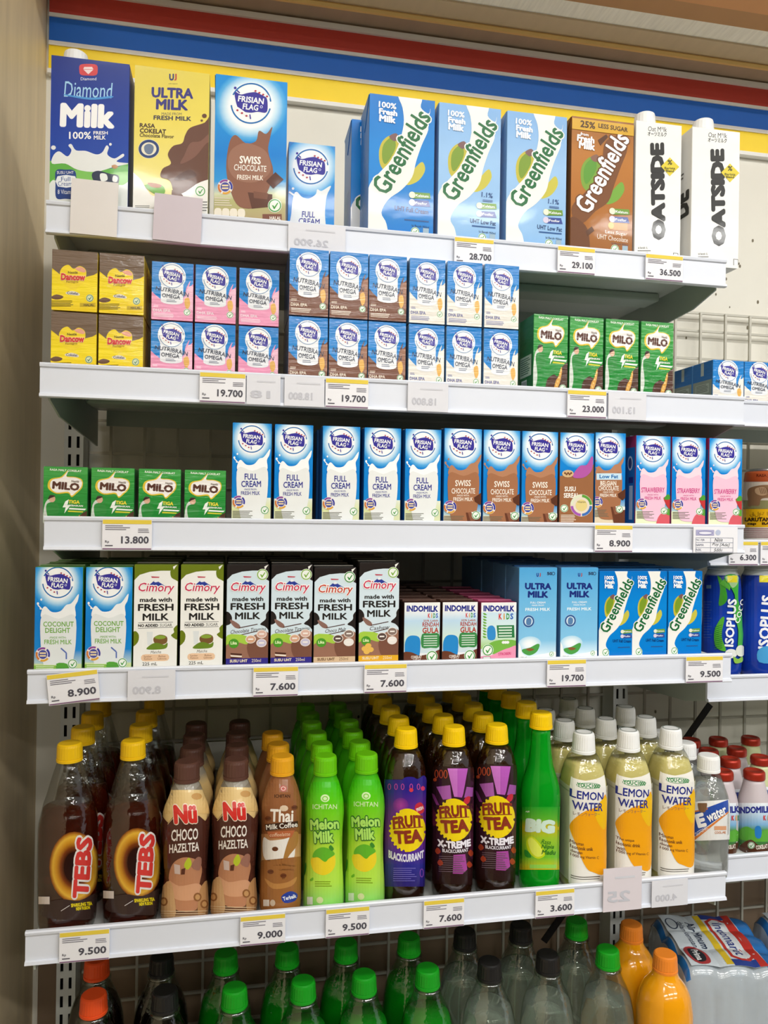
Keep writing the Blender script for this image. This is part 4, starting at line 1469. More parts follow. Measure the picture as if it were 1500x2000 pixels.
K = carton_kind((97, 253, 114), Z1, Y1, 0.062, art_diamond, '#12307e', crop=C1, cap=(cap_l, 0, 0.034))
K.cap = (cap_l, at(137, 108, Y1)[0] - xmid(97, 253, 250, Y1), 0.031)
put_carton(K, xmid(97, 253, 250, Y1), Y1, Z1, 'dark blue full cream milk carton with white cap, beside the wood grain wall', G1)
K = carton_kind((260, 409, 133), Z1, Y1 + 0.002, 0.062, art_ultra_choc, '#d9c652', crop=C1)
put_carton(K, xmid(260, 409, 260, Y1), Y1 + 0.002, Z1, 'pale yellow carton with a chocolate swirl on the top shelf', G1)
K = carton_kind((418, 561, 150), Z1, Y1, 0.062, art_big_swiss, '#1b79c4', crop=C1, flap=True)
put_carton(K, xmid(418, 561, 280, Y1), Y1, Z1, 'tall blue carton with brown chocolate glass on the top shelf', G1)
K = carton_kind((562, 655, 279), Z1, Y1 + 0.03, 0.055, art_small_full, '#2a78c0', crop=C2)
put_carton(K, xmid(562, 655, 350, Y1 + 0.03), Y1 + 0.03, Z1, 'shorter blue full cream carton, lowest top on the top shelf', G1)


def side_lines(col, bg=None):
    def f(a, H):
        if bg:
            a.rect(8, H * .45, 92, H * .95, bg)
        a.lines(15, H * .5, 85, H * .9, 12, col, .4, .4)
    return f


KG = carton_kind((719, 849, 187), Z1, Y1, 0.058, lambda S, *b: green_art(S, *b), '#0f78c8', flap=True, side=side_lines('#4aa0dc'))
put_carton(KG, xmid(719, 849, 320, Y1), Y1, Z1, 'bright blue carton with slanting green name, front one', G1)
xb = at(683, 330, 0.945)[0] + KG.w / 2
put_carton(KG, xb, Y1 + KG.d + 0.004, Z1, 'bright blue carton half hidden behind the front bright blue one', G1, 0.0)
KL = carton_kind((855, 978, 204), Z1, Y1, 0.058, lambda S, *b: green_art(S, *b, light=1), '#7fb0e0', flap=True)
put_carton(KL, xmid(855, 978, 330, Y1), Y1, Z1, 'pale blue low fat carton next to the bright blue one', G1)
put_carton(KL, xmid(985, 1110, 340, Y1), Y1, Z1, 'pale blue low fat carton next to the brown one', G1)
K = carton_kind((1114, 1237, 231), Z1, Y1, 0.058, lambda S, *b: green_art(S, *b, choc=True), '#8a5420', flap=True)
put_carton(K, xmid(1114, 1237, 360, Y1), Y1, Z1, 'golden brown chocolate carton with white slanting name', G1)


def oat_side(a, H):
    a.text('DE', 70, H * .55, H * .2, 50, '#33322e', .06, 90)
    a.lines(20, H * .3, 80, H * .36, 2, '#6b6964')


K = carton_kind((1239, 1331, 238), Z1, Y1, 0.062, lambda S: art_oat(S, 0, 0), '#efeeea', crop=C3, gap=0.002)
K.cap = (cap_o, at(1272, 300, Y1)[0] - xmid(1239, 1331, 370, Y1), 0.017)
put_carton(K, xmid(1239, 1331, 370, Y1), Y1, Z1, 'white oat drink carton touching the brown chocolate carton', G1)
K = carton_kind((1345, 1441, 250), Z1, Y1 - 0.004, 0.062, lambda S: art_oat(S, 316, 32), '#efeeea', crop=C3, side=oat_side, gap=0.002)
K.cap = (cap_o, at(1384, 300, Y1)[0] - xmid(1345, 1441, 380, Y1), 0.017)
put_carton(K, xmid(1345, 1441, 380, Y1), Y1 - 0.004, Z1, 'white oat drink carton at the end of the top shelf', G1)


# ---- second shelf: shrink wrapped packs
def pack(K, xs, Y, zb, label, group, rows=2, name='carton_pack', rz=0.0):
    """A wrapped pack: each carton a part with its own print."""
    x0 = (xs[0] + xs[-1]) / 2
    t = thing(name, label, 'drink pack', (x0, Y, zb + 0.0004), rz, group)
    for r in range(rows):
        for x in xs:
            c = link('carton', K.body, t)
            c.location = (x - x0, r * (K.d + 0.001), 0)
            if r == 0:
                link('front_print', K.print, c)
            if K.side and x == xs[0]:
                o = link('side_print', K.side, c)
                o.location = (-K.w / 2, K.d / 2, 0.0015)
                o.rotation_euler = (0, 0, -math.pi / 2)
    return t


Z2 = DECK[2]
Y2 = SHELF[2][1] + 0.010
G2 = 'shrink-wrapped carton packs on the second shelf'


def mids(edges, py, Y):
    return [xmid(a, b, py, Y) for a, b in zip(edges, edges[1:])]


def stack_h(pt, pb, px, Y):
    return at(px, pt, Y)[2] - at(px, pb, Y)[2]




def fit_pack(K, edges, py, pt_low, pt_top, Y, zb, lab, rows=2):
    """Lower pack stands on the shelf, upper pack on the lower one."""
    xs = mids(edges, py, Y)
    lo = pack(K, xs, Y, zb, lab[0], G2, rows)
    up = pack(K, xs, Y, zb + K.h + 0.0012, lab[1], G2, rows)
    return lo, up


# one carton height for both tiers of a kind, from the top edge of the upper tier
def tier_kind(pl, pr, pt, Y, zb, art, body, d=0.042, **kw):
    """Carton kind whose two tiers together reach the pixel row pt."""
    tot = at((pl + pr) / 2, pt + 2, Y)[2] - zb
    h = (tot - 0.0012) / 2
    zu = zb + h + 0.0012
    return carton_kind((pl, pr, pt), zu, Y, d, art, body, film=True, **kw)


KD = tier_kind(101, 193, 488, Y2, Z2, art_yellow_choc, '#c9ae2a', crop=C4)
fit_pack(KD, (99, 191, 283), 600, 0, 0, Y2, Z2, ('yellow and brown chocolate pack, lower of two by the wood grain wall',
                                              'yellow and brown chocolate pack, upper of two by the wood grain wall'))
KP = tier_kind(295, 379, 511, Y2 + 0.012, Z2, lambda S, *b: art_nutri(S, *b, 'pink'), '#c877a0')
fit_pack(KP, (294, 378, 463, 548), 620, 0, 0, Y2 + 0.012, Z2, ('pink and blue strawberry pack, lower of the two', 'pink and blue strawberry pack, upper of the two'))
KC = tier_kind(563, 642, 485, Y2, Z2, lambda S, *b: art_nutri(S, *b, 'choc'), '#4a6a96')
fit_pack(KC, (563, 642, 719, 794), 620, 0, 0, Y2, Z2, ('brown and blue chocolate pack, lower of the two', 'brown and blue chocolate pack, upper of the two'))
KW = tier_kind(797, 869, 504, Y2, Z2, lambda S, *b: art_nutri(S, *b, 'white'), '#7fa6c8')
fit_pack(KW, (797, 870, 943, 1015), 630, 0, 0, Y2, Z2, ('white and blue vanilla pack, lower of the two', 'white and blue vanilla pack, upper of the two'))


def milo_side(a, H):
    a.rect(8, H * .5, 92, H * .78, '#cfe0c4')
    a.lines(14, H * .53, 86, H * .76, 8, '#3a6a44', .4, .3)
    a.rect(20, H * .82, 60, H * .96, '#eef2ea')
    for i in range(9):
        a.rect(23 + 4 * i, H * .84, 24.6 + 4 * i, H * .94, '#20402a')


KM = carton_kind((1040, 1109, 613), Z2, Y2 + 0.004, 0.045, lambda S, *b: art_milo(S, *b, True), '#237a38', film=True, side=milo_side)
pack(KM, mids((1040, 1110, 1180, 1249, 1317), 690, Y2 + 0.004), Y2 + 0.004, Z2, 'tall green malt drink pack of four at the end of the second shelf', G2)


def nut_side(a, H):
    a.rect(0, 0, 100, H * .42, '#2a6cb0')
    a.rect(0, H * .42, 100, H, '#8b948c')
    a.rect(14, H * .5, 86, H * .72, '#a8b0a8')
    a.lines(18, H * .52, 82, H * .7, 5, '#5c645c', .4, .3)
    a.rect(42, 0, 58, H * .3, '#aeb8b4')


KR = carton_kind((1391, 1453, 702), RDECK[1], RY + 0.012, 0.045, lambda S, *b: art_nutri(S, *b, 'white'), '#3f7ab4', film=True, side=nut_side)
e0 = xmid(1391, 1453, 740, RY + 0.012)
pack(KR, [e0, e0 + KR.w + 0.001, e0 + 2 * (KR.w + 0.001)], RY + 0.012, RDECK[1], 'white and blue vanilla pack on the neighbouring shelf',
     'drinks in the neighbouring bay', rows=2)

# ---- third shelf
Z3 = DECK[3]
Y3 = SHELF[3][1] + 0.010
G3 = 'cartons on the third shelf'
KMs = carton_kind((82, 171, 910), Z3, Y3 + 0.002, 0.042, lambda S, *b: art_milo(S, *b, False), '#237a38', film=True)
xs = [xmid(a, b, 960, Y3) for a, b in ((83, 171), (174, 265), (268, 355), (358, 443))]
pack(KMs, xs, Y3 + 0.002, Z3, 'short green malt drink pack of four on the third shelf', G3, rows=2)


def slim(ref, cxy, crop, kind, body):
    return carton_kind(ref, Z3, Y3, 0.040, lambda S: slim_carton(crop, S, *cxy, kind), body, crop=crop, seam='#9fb6cc')


KF = slim((452, 531, 824), (206, 192, 89), D2, 'full', '#1d6fb6')
fx = ((452, 531), (536, 611), (626, 706), (708, 786), (788, 864))
for i, (a, b) in enumerate(fx):
    put_carton(KF, xmid(a, b, 920, Y3), Y3 + (0.001 * (i % 2)), Z3, 'blue and white full cream slim carton, %s from the green pack' % ORD[i], G3)
for j in range(1, 5):
    put_carton(KF, xmid(*fx[0], 920, Y3) + 0.0015 * (j % 2), Y3 + j * 0.0415, Z3,
               'full cream slim carton %s back in the file next to the green pack' % ORD[j], G3, 0.0, False)
    if j < 3:
        put_carton(KF, xmid(*fx[2], 920, Y3) - 0.002 * j, Y3 + j * 0.0425, Z3, 'full cream slim carton %s back in the middle full cream file' % ORD[j], G3, 0.0, False)
KS = slim((866, 941, 835), (240, 254, 100), D3, 'swiss', '#1d6fb6')
for i, (a, b) in enumerate(((866, 941), (943, 1017), (1018, 1090))):
    put_carton(KS, xmid(a, b, 925, Y3), Y3 + 0.001 * (i % 2), Z3, 'blue and brown chocolate slim carton, %s after the full cream ones' % ORD[i], G3)
K = slim((1092, 1160, 843), (1068, 276, 86), D3, 'cereal', '#7d5236')
put_carton(K, xmid(1092, 1160, 930, Y3), Y3, Z3, 'brown cereal milk slim carton with pink splash', G3)
K = slim((1161, 1222, 843), (1303, 282, 86), D3, 'belg', '#1d6fb6')
put_carton(K, xmid(1161, 1222, 930, Y3), Y3, Z3, 'low fat chocolate slim carton with pale blue band', G3)
KB = slim((1240, 1309, 849), (532, 343, 97), D4, 'straw', '#a03468')


def straw_side(a, H):
    a.rect(0, H * .12, 100, H, '#1f6fc0')
    a.disc(70, H * .3, 16, 24, '#d8e6f0', 14)
    a.disc(70, H * .3, 11, 18, '#3a4a86', 14)
    a.rect(62, H * .46, 90, H * .53, '#26348a')
    a.rect(66, H * .56, 88, H * .95, '#c3d8ea')


sa = Art(Unit(KB.d - 0.003, KB.h - 0.003), None)
straw_side(sa, 100.0 * KB.h / KB.d)
KB.side = sa.mesh('side_print', PRINT)
KB.flap = KL.flap and None
for i, (a, b) in enumerate(((1241, 1309), (1312, 1379), (1383, 1450))):
    put_carton(KB, xmid(a, b, 935, Y3), Y3 + 0.001 * (i % 2), Z3, 'pink strawberry slim carton, %s after the low fat carton' % ORD[i], G3)
    put_carton(KB, xmid(a, b, 935, Y3) - 0.001, Y3 + 0.0425, Z3, 'strawberry slim carton standing behind the %s pink one' % ORD[i], G3, 0.0, False)

# ---- fourth shelf
Z4 = DECK[4]
Y4 = SHELF[4][1] + 0.010
G4 = 'cartons on the fourth shelf'


def files(K, edges, py, Y, zb, labels, back, blabel, group, pitch=None, front_y=None):
    """A front row and the cartons standing behind each of its members."""
    pitch = pitch or K.d + 0.0015
    for i, (e, l) in enumerate(zip(edges, labels)):
        x = xmid(*e, py, Y)
        yy = Y + (front_y[i] if front_y else 0)
        put_carton(K, x, yy, zb, l, group)
        for j in range(1, back + 1):
            put_carton(K, x + 0.0012 * ((i + j) % 3 - 1) * 0.5, yy + j * pitch, zb, blabel % (ORD[j], ORD[i]), group, 0.0, False)


K = carton_kind((66, 162, 1105), Z4, Y4, 0.040, lambda S: slim_carton(D5, S, 260, 277, 109, 'coco'), '#4f8f3e', crop=D5, seam='#8fae7c')
files(K, ((67, 162), (168, 257)), 1200, Y4, Z4, ('coconut slim carton at the wood grain wall end of the fourth shelf', 'coconut slim carton next to the first olive-topped carton'), 3,
      'green-topped coconut carton %s back in the %s coconut file', G4)
KV = {}
for nm, ref, bd in (('matcha', (260, 348, 1100), '#5c6a1c'), ('tira', (441, 526, 1100), '#241f1e'), ('malt', (612, 696, 1106), '#241f1e'),
                    ('cashew', (700, 780, 1096), '#241f1e')):
    KV[nm] = carton_kind(ref, Z4, Y4, 0.042, lambda S, *b, nm=nm: art_volcano(S, *b, nm), bd, seam='#a8a49c')
files(KV['matcha'], ((260, 348), (350, 438)), 1200, Y4, Z4, ('white matcha carton with olive top, next to the coconut ones', 'white matcha carton with olive top, next to the black-topped ones'), 3,
      'olive matcha carton %s back in the %s matcha file', G4)
files(KV['tira'], ((441, 526), (528, 611)), 1200, Y4, Z4, ('black-topped tiramisu milk carton next to the matcha carton', 'black-topped tiramisu milk carton next to the malt carton'), 3,
      'black-topped tiramisu carton %s back in the %s tiramisu file', G4)
files(KV['malt'], ((612, 696),), 1200, Y4, Z4, ('black-topped choco malt carton with tan base strip',), 3, 'black-topped malt carton %s back in the malt file%.0s', G4)
files(KV['cashew'], ((700, 780),), 1200, Y4 - 0.002, Z4, ('black-topped cashew milk carton with yellow base strip',), 3, 'black-topped cashew carton %s back in the cashew file%.0s', G4)
KK = carton_kind((788, 860, 1174), Z4, Y4, 0.036, lambda S, *b: art_kids(S, *b, False), '#4a2f26', seam='#6a5046')
files(KK, ((788, 860), (862, 934)), 1230, Y4, Z4, ('small brown kids milk carton next to the cashew carton', 'small brown kids milk carton next to the pink one'), 6,
      'brown-topped kids carton %s back in the %s kids file', G4, pitch=0.0385)
KK2 = carton_kind((938, 1009, 1174), Z4, Y4, 0.036, lambda S, *b: art_kids(S, *b, True), '#a03a5e', seam='#c46a8a')
files(KK2, ((938, 1009),), 1230, Y4, Z4, ('small pink strawberry kids milk carton',), 4, 'pink-topped kids carton %s back in the strawberry file%.0s', G4, pitch=0.0385)
KU = carton_kind((1012, 1088, 1106), Z4, Y4, 0.044, lambda S, *b: art_ultra_plain(S, *b), '#5a8fc0', seam='#2f5f9a')
files(KU, ((1012, 1088), (1093, 1169)), 1190, Y4, Z4, ('light blue full cream carton next to the pink kids carton', 'light blue full cream carton next to the bright blue ones'), 4,
      'light blue carton %s back in the %s light blue file', G4, pitch=0.0455)
KGs = carton_kind((1303, 1371, 1113), Z4, Y4, 0.042, lambda S, *b: green_art(S, *b, small=True), '#0f70be', seam='#3a86c4')
files(KGs, ((1172, 1236), (1238, 1299), (1304, 1371)), 1190, Y4, Z4, tuple('small bright blue carton with slanting green name, %s of the three' % o for o in ORD[:3]), 3,
      'small bright blue carton %s back in the %s bright blue file', G4)

# ------------------------------------------------------------------ bottles
def lathe(name, prof, m, n=40, square=0.0, cols=None, caps=True, flute=None, smooth_=True):
    """Turned body from (z, r) pairs; square > 0 draws the section towards a rounded square; flute(z, angle) scales r."""
    bm = bmesh.new()
    cl = bm.verts.layers.float_color.new('Col') if cols else None
    rows = []
    for z, r in prof:
        row = []
        for i in range(n):
            a = 2 * math.pi * i / n
            c, s_ = math.cos(a), math.sin(a)
            k = 1.0
            if square > 0:
                e = 2 + 6 * square
                k = (abs(c) ** e + abs(s_) ** e) ** (-1.0 / e)
                k = min(k, 1.28)
            if flute:
                k *= flute(z, a)
            v = bm.verts.new((r * k * c, r * k * s_, z))
            if cl:
                v[cl] = (*lin(cols(z, a)), 1)
            row.append(v)
        rows.append(row)
    for a, b in zip(rows, rows[1:]):
        for i in range(n):
            bm.faces.new([a[i], a[(i + 1) % n], b[(i + 1) % n], b[i]])
    if caps:
        bm.faces.new(rows[0][::-1])
        bm.faces.new(rows[-1])
    return bm_mesh(name, bm, smooth_, m)


def dense(prof, step=0.006):
    """Round off a coarse profile: monotone samples through it."""
    zs = [p[0] for p in prof]
    out = []
    for (z0, r0), (z1, r1) in zip(prof, prof[1:]):
        k = max(1, int((z1 - z0) / step))
        for i in range(k):
            t = i / k
            out.append((z0 + (z1 - z0) * t, r0 + (r1 - r0) * t))
    out.append(prof[-1])
    r = np.array([p[1] for p in out])
    for _ in range(2):
        q = r.copy()
        q[1:-1] = 0.25 * r[:-2] + 0.5 * r[1:-1] + 0.25 * r[2:]
        r = q
    return [(out[i][0], float(r[i])) for i in range(len(out))]


class Bot:
    pass


def read_bottle(crop, cx, pts, cap, zb, lipY, inset=0.008, back=0.0):
    """Bottle outline from the photograph: pts are (row, half width) in crop pixels, top to bottom; cap (top row, bottom row, half)."""
    B = Bot()
    hw = max(p[1] for p in pts) / crop[2]
    px = crop[0] + cx / crop[2]
    Y = lipY + inset + back
    for _ in range(5):
        mid = crop[1] + pts[len(pts) // 2][0] / crop[2]
        p0 = at(px, mid, Y)
        th = math.atan2(p0[0], Y)
        depth = np.hypot(p0[0], Y)
        q = dirn(px, mid)
        r = hw / FOC * (p0 - np.array([0, 0, EYE])) @ FWD / math.sqrt(1 + ((px - 750) / FOC) ** 2) * 1.0
        Y = lipY + inset + back + r
    B.x, B.Y, B.zb = at(px, mid, Y)[0], Y, zb
    sc = r / hw
    prof = []
    for y, h in pts:
        z = at(px, crop[1] + y / crop[2], Y)[2] - zb
        prof.append((z, h / crop[2] * sc))
    prof = prof[::-1]
    prof[0] = (0.0, prof[0][1])
    zz_ = [prof[0]]
    for p in prof[1:]:
        if p[0] > zz_[-1][0] + 0.0005:
            zz_.append(p)
    prof = [(0.0, prof[0][1] * .86), (0.0025, prof[0][1])] + [p for p in zz_[1:] if p[0] > 0.004]
    B.prof = dense(prof)
    B.r = max(p[1] for p in B.prof)
    ct = at(px, crop[1] + cap[0] / crop[2], Y)[2] - zb
    cb = at(px, crop[1] + cap[1] / crop[2], Y)[2] - zb
    B.cz, B.ch, B.cr = cb, ct - cb, cap[2] / crop[2] * sc
    B.top = B.prof[-1][0]
    if B.cz > B.top:
        B.prof.append((B.cz + 0.001, B.prof[-1][1]))
    B.px, B.crop = px, crop
    B.S = Round(crop, B.x, B.Y, zb, B.prof)
    B.square = 0.0
    return B


def cut(prof, z1, k=0.97, z0=0.0012):
    """The lower part of a profile, a little inside it: the drink in the bottle."""
    out = [(z0, prof[0][1] * k)]
    for z, r in prof:
        if z0 < z < z1:
            out.append((z, r * k))
    r1 = float(np.interp(z1, [p[0] for p in prof], [p[1] for p in prof]))
    out.append((z1, r1 * k))
    return out


def put_bottle(B, x, Y, zb, label, group, parts, rz=None, name='drink_bottle', cat='bottle'):
    t = thing(name, label, cat, (x, Y, zb), (-math.atan2(x, Y) if rz is None else rz), group)
    for nm, me, dz in parts:
        o = link(nm, me, t)
        o.location = (0, 0, dz)
    return t


def bottle_rows(B, xs, rows, pitch, labels, blabel, group, parts, bparts=None, shift=0.0, Y0=None, rz=None, zb=None):
    """Front bottles and the ones standing behind them."""
    Y0 = Y0 or B.Y
    zb = B.zb if zb is None else zb
    for i, (x, l) in enumerate(zip(xs, labels)):
        put_bottle(B, x, Y0, zb, l, group, parts if not isinstance(parts[0], list) else parts[i], rz)
        for j in range(1, rows[i] if isinstance(rows, (list, tuple)) else rows):
            bp = bparts or (parts if not isinstance(parts[0], list) else parts[i])
            put_bottle(B, x + shift * j + 0.0012 * ((i * 2 + j * 5) % 3 - 1), Y0 + j * pitch, zb, blabel % (ORD[j], ORD[i]), group, bp, rz)


def liquid(name, col, trans=0.9, rough=0.02):
    return mat(name, col, rough, trans=trans, ior=1.33, noise=0.0)


Z5 = DECK[5]
L5 = SHELF[5][1]
G5 = 'bottles on the fifth shelf'
PET = glassy('clear_pet', '#f2f4f2', 0.90, 0.04)
m_yc = mat('yellow_cap', '#eebf12', 0.35, noise=0.03)
m_gc = mat('lime_cap', '#6cc80e', 0.35, noise=0.03)
m_bc = mat('brown_cap', '#5a3a30', 0.4, noise=0.03)
m_oc = mat('amber_cap', '#e7a51f', 0.35, noise=0.03)
m_tea = liquid('dark_tea', '#8c3218', 0.85)
m_tea2 = liquid('brown_tea', '#5a2c12', 0.75)
m_grn = mat('green_syrup_glass', '#12be2a', 0.04, trans=0.5, ior=1.38)
m_lem = liquid('lemon_drink', '#fbeb98', 0.2, 0.08)
m_wat = liquid('clear_water', '#ffffff', 0.8)


def xat(px, py, Y):
    return at(px, py, Y)[0]


# -- sparkling tea
B = read_bottle(E1, 392, [(520, 98), (560, 114), (700, 160), (850, 202), (940, 238), (1050, 250), (1250, 250), (1500, 247), (1700, 240), (1780, 246), (1850, 235)],
                (375, 520, 108), Z5, L5)
a = Art(B.S)
a.glow(440, 1390, 205, 290, ((0, '#1d0c08'), (.42, '#2c0f08'), (.56, '#7a3a12'), (.72, '#c98a22'), (.86, '#dfae3a'), (.95, '#a86a20'), (1, '#6a3416')))
a.blob([(200, 1690), (330, 1650), (480, 1660), (640, 1600), (640, 1800), (200, 1800)], '#3a2a26', 4)
a.text('TEBS', 502, 1392, 500, 128, '#d23a34', .05, 86, out='#e9e2dc', ow=.075)
a.text('SPARKLING TEA', 495, 1692, 170, 30, '#e8d21c', .05, 6)
a.text('NEW FUSION', 505, 1722, 110, 28, '#e8d21c', .05, 6)
a.rect(150, 1628, 240, 1690, '#d8ccc6')
a.line(330, 1745, 400, 1700, 5, '#cfc7c2')
lab = a.mesh('label', PRINT_SLEEVE)
lvl = at(B.px, E1[1] + 890 / E1[2], B.Y)[2] - Z5
parts = [('drink', lathe('drink', cut(B.prof, lvl), m_tea), 0), ('bottle_body', lathe('bottle_body', B.prof, PET), 0), ('label', lab, 0),
         ('cap', ribbed_cap('cap', B.cr, B.ch, m_yc, 26, .98), B.cz)]
x2 = xat(258, 1600, B.Y)
bottle_rows(B, (B.x, x2), 4, 2 * B.r * 0.985 if False else 2 * B.r + 0.0006, ('dark sparkling tea bottle with yellow cap beside the wood grain wall', 'dark sparkling tea bottle with yellow cap beside the brown bottle'),
            'yellow-capped dark tea bottle %s back in the %s tea file', G5, parts, shift=0.0012)

# -- choco hazel tea
B = read_bottle(E2, 248, [(650, 88), (700, 102), (780, 155), (880, 184), (980, 184), (1150, 172), (1350, 160), (1500, 172), (1620, 186), (1715, 182)],
                (497, 645, 100), Z5, L5)
zs = lambda y: at(B.px, B.crop[1] + y / B.crop[2], B.Y)[2] - B.zb
z_a, z_b, z_c = zs(735), zs(905), zs(1600)


def nu_col(z, a):
    t = 0.012 * abs(((a * 4 / math.pi) % 2) - 1)
    if z > z_a - t * .4:
        return '#8b8272'
    if z > z_b - 0.012 + 0.02 * abs(((a / math.pi * 1.0) % 2) - 1) - .008:
        return '#e0bf80'
    if z > z_c:
        return '#4f2a20'
    return '#a8805c'


a = Art(B.S)
a.blob([(180, 700), (215, 735), (250, 715), (300, 730), (345, 690), (345, 660), (180, 660)], '#9a9488', 3)
a.grad(70, 720, 430, 905, ((0, '#e6c88c'), (1, '#dcb877')))
a.poly([(50, 905), (115, 975), (150, 930), (350, 920), (395, 960), (440, 900), (440, 1330), (60, 1330)], '#4f2a20')
a.line(112, 985, 155, 935, 4, '#e6c88c')
a.disc(330, 770, 40, 26, '#c99a5c', 12)
a.disc(385, 690, 22, 18, '#c08c52', 10)
a.text('Nü', 245, 905, 172, 150, '#d0332c', .06, 3, out='#f2dfc8', ow=.045)
a.text('CHOCO', 240, 1065, 202, 90, '#efe6dc', .02, 4, shear=.1)
a.text('HAZELTEA', 236, 1165, 226, 68, '#efe6dc', .02, 5, shear=.1)
a.blob([(150, 1290), (230, 1240), (330, 1260), (370, 1330), (350, 1450), (330, 1640), (170, 1640), (150, 1480), (120, 1400)], '#b9805c', 4)
a.blob([(120, 1420), (200, 1460), (330, 1440), (370, 1480), (330, 1560), (170, 1560)], '#d09a74', 4)
a.blob([(60, 1500), (130, 1420), (165, 1560), (165, 1700), (50, 1700)], '#caa070', 3)
a.blob([(350, 1500), (410, 1420), (430, 1600), (420, 1700), (340, 1690)], '#b98a5a', 3)
a.blob([(235, 1300), (270, 1240), (292, 1290), (262, 1335)], '#b7c22c', 3)
a.poly([(160, 1290), (205, 1300), (205, 1370), (165, 1365)], '#cdb6ac')
a.poly([(215, 1330), (245, 1320), (240, 1370), (212, 1372)], '#5a3020')
a.blob([(290, 1310), (330, 1240), (365, 1250), (350, 1340)], '#9a6a58', 3)
for x, y in ((335, 1545), (85, 1580), (385, 1600)):
    a.disc(x, y, 30, 34, '#8d5c34', 12)
    a.disc(x, y, 18, 22, '#c2925c', 10)
a.lines(60, 1650, 420, 1705, 3, '#e0c49c', .3, .1)
lab = a.mesh('sleeve_print', PRINT_SLEEVE)
body = lathe('sleeve', B.prof, PRINT_SLEEVE, cols=nu_col)
parts = [('sleeve', body, 0), ('sleeve_print', lab, 0), ('cap', ribbed_cap('cap', B.cr, B.ch, m_bc, 24, .98), B.cz)]
bp = [parts[0], parts[2]]
x2 = xat(459, 1620, B.Y)
bottle_rows(B, (B.x, x2), 4, 2 * B.r + 0.001, ('choco hazelnut tea bottle with brown cap beside the dark tea bottle', 'choco hazelnut tea bottle with brown cap beside the coffee bottle'),
            'brown-capped tea bottle %s back in the %s brown file', G5, parts, bp, shift=0.0015)

# -- thai milk coffee
B = read_bottle(E2, 985, [(595, 80), (640, 96), (700, 125), (770, 150), (810, 156), (1000, 153), (1200, 152), (1450, 155), (1600, 158), (1640, 152)],
                (455, 592, 92), Z5, L5)
zs = lambda y: at(B.px, B.crop[1] + y / B.crop[2], B.Y)[2] - B.zb


def thai_col(z, a):
    return '#96603a' if z > zs(1000) else ('#b98a5e' if z > zs(1450) else '#9a6638')


a = Art(B.S)
a.grad(820, 640, 1150, 1060, ((0, '#96603a'), (1, '#8a5430')))
a.grad(820, 1060, 1150, 1640, ((0, '#b98050'), (.35, '#c79a68'), (.7, '#a8733c'), (1, '#9a6638')))
a.blob([(850, 1090), (900, 1110), (1000, 1100), (1080, 1090), (1080, 1250), (1010, 1330), (960, 1420), (920, 1420), (900, 1300), (850, 1230)], '#ece6de', 4)
a.blob([(1060, 1060), (1110, 1050), (1100, 1150), (1030, 1250), (1000, 1400), (985, 1350), (1010, 1200)], '#a9783c', 4)
a.blob([(830, 1280), (890, 1330), (930, 1400), (1010, 1410), (1080, 1350), (1140, 1240), (1140, 1640), (830, 1640)], '#9a6434', 4)
a.blob([(860, 1400), (930, 1440), (1030, 1430), (1100, 1390), (1060, 1460), (920, 1480)], '#b98246', 4)
a.disc(1000, 710, 26, 24, '#b9524a', 14)
a.ring(1000, 710, 18, 16, 5, '#e8d0c0', 14)
a.text('ICHITAN', 992, 768, 118, 26, '#3c241a', .02)
a.text('Thai', 988, 920, 176, 100, '#f4ece0', .03, -2)
a.disc(1005, 862, 32, 24, '#d8c0a4', 10)
a.poly([(862, 985), (1110, 960), (1112, 1005), (866, 1036)], '#3c2418')
a.text('Milk Coffee', 988, 997, 236, 40, '#f4ece0', .02, 6)
a.poly([(880, 1042), (1085, 1030), (1060, 1085), (900, 1090)], '#b5643c')
a.text('coffeelatte', 975, 1062, 150, 28, '#e8c8a8', .0, 3, shear=.2)
for x, y in ((938, 1175), (1085, 855), (885, 940), (1000, 1380), (905, 1350)):
    a.disc(x, y, 24, 18, '#6b3a20', 10)
    a.line(x - 18, y + 3, x + 18, y - 4, 3, '#3c1e10')
a.blob([(985, 1540), (1050, 1500), (1105, 1525), (1085, 1575), (1010, 1590)], '#2a3f96', 3)
a.text('Terbaik', 1045, 1547, 100, 30, '#f0f2fa', .03, 14)
a.rect(850, 1565, 895, 1615, '#e0d6cc')
a.disc(920, 1590, 20, 26, '#c9b49c', 10)
lab = a.mesh('sleeve_print', PRINT_SLEEVE)
body = lathe('sleeve', B.prof, PRINT_SLEEVE, cols=thai_col, square=0.12)
parts = [('sleeve', lathe('sleeve', B.prof, PRINT_SLEEVE, cols=thai_col), 0), ('sleeve_print', lab, 0), ('cap', ribbed_cap('cap', B.cr, B.ch, m_oc, 24, .98), B.cz)]
bottle_rows(B, (B.x,), 3, 2 * B.r + 0.001, ('brown milk coffee bottle with amber cap',), 'amber-capped coffee bottle %s back%.0s behind the brown coffee bottle', G5, parts,
            [parts[0], parts[2]], shift=-0.003)

# -- melon milk
B = read_bottle(E2, 1317, [(595, 80), (650, 104), (720, 130), (790, 152), (870, 150), (1000, 141), (1150, 136), (1300, 144), (1450, 155), (1600, 158), (1625, 155)],
                (452, 592, 90), Z5, L5)
zs = lambda y: at(B.px, B.crop[1] + y / B.crop[2], B.Y)[2] - B.zb


def melon_col(z, a):
    t = min(max(z / zs(700), 0), 1)
    if z > zs(640):
        return '#3fae14'
    return '#4fc414' if t > .75 else ('#8cd42c' if t > .5 else ('#a4dc3c' if t > .15 else '#7cd058'))


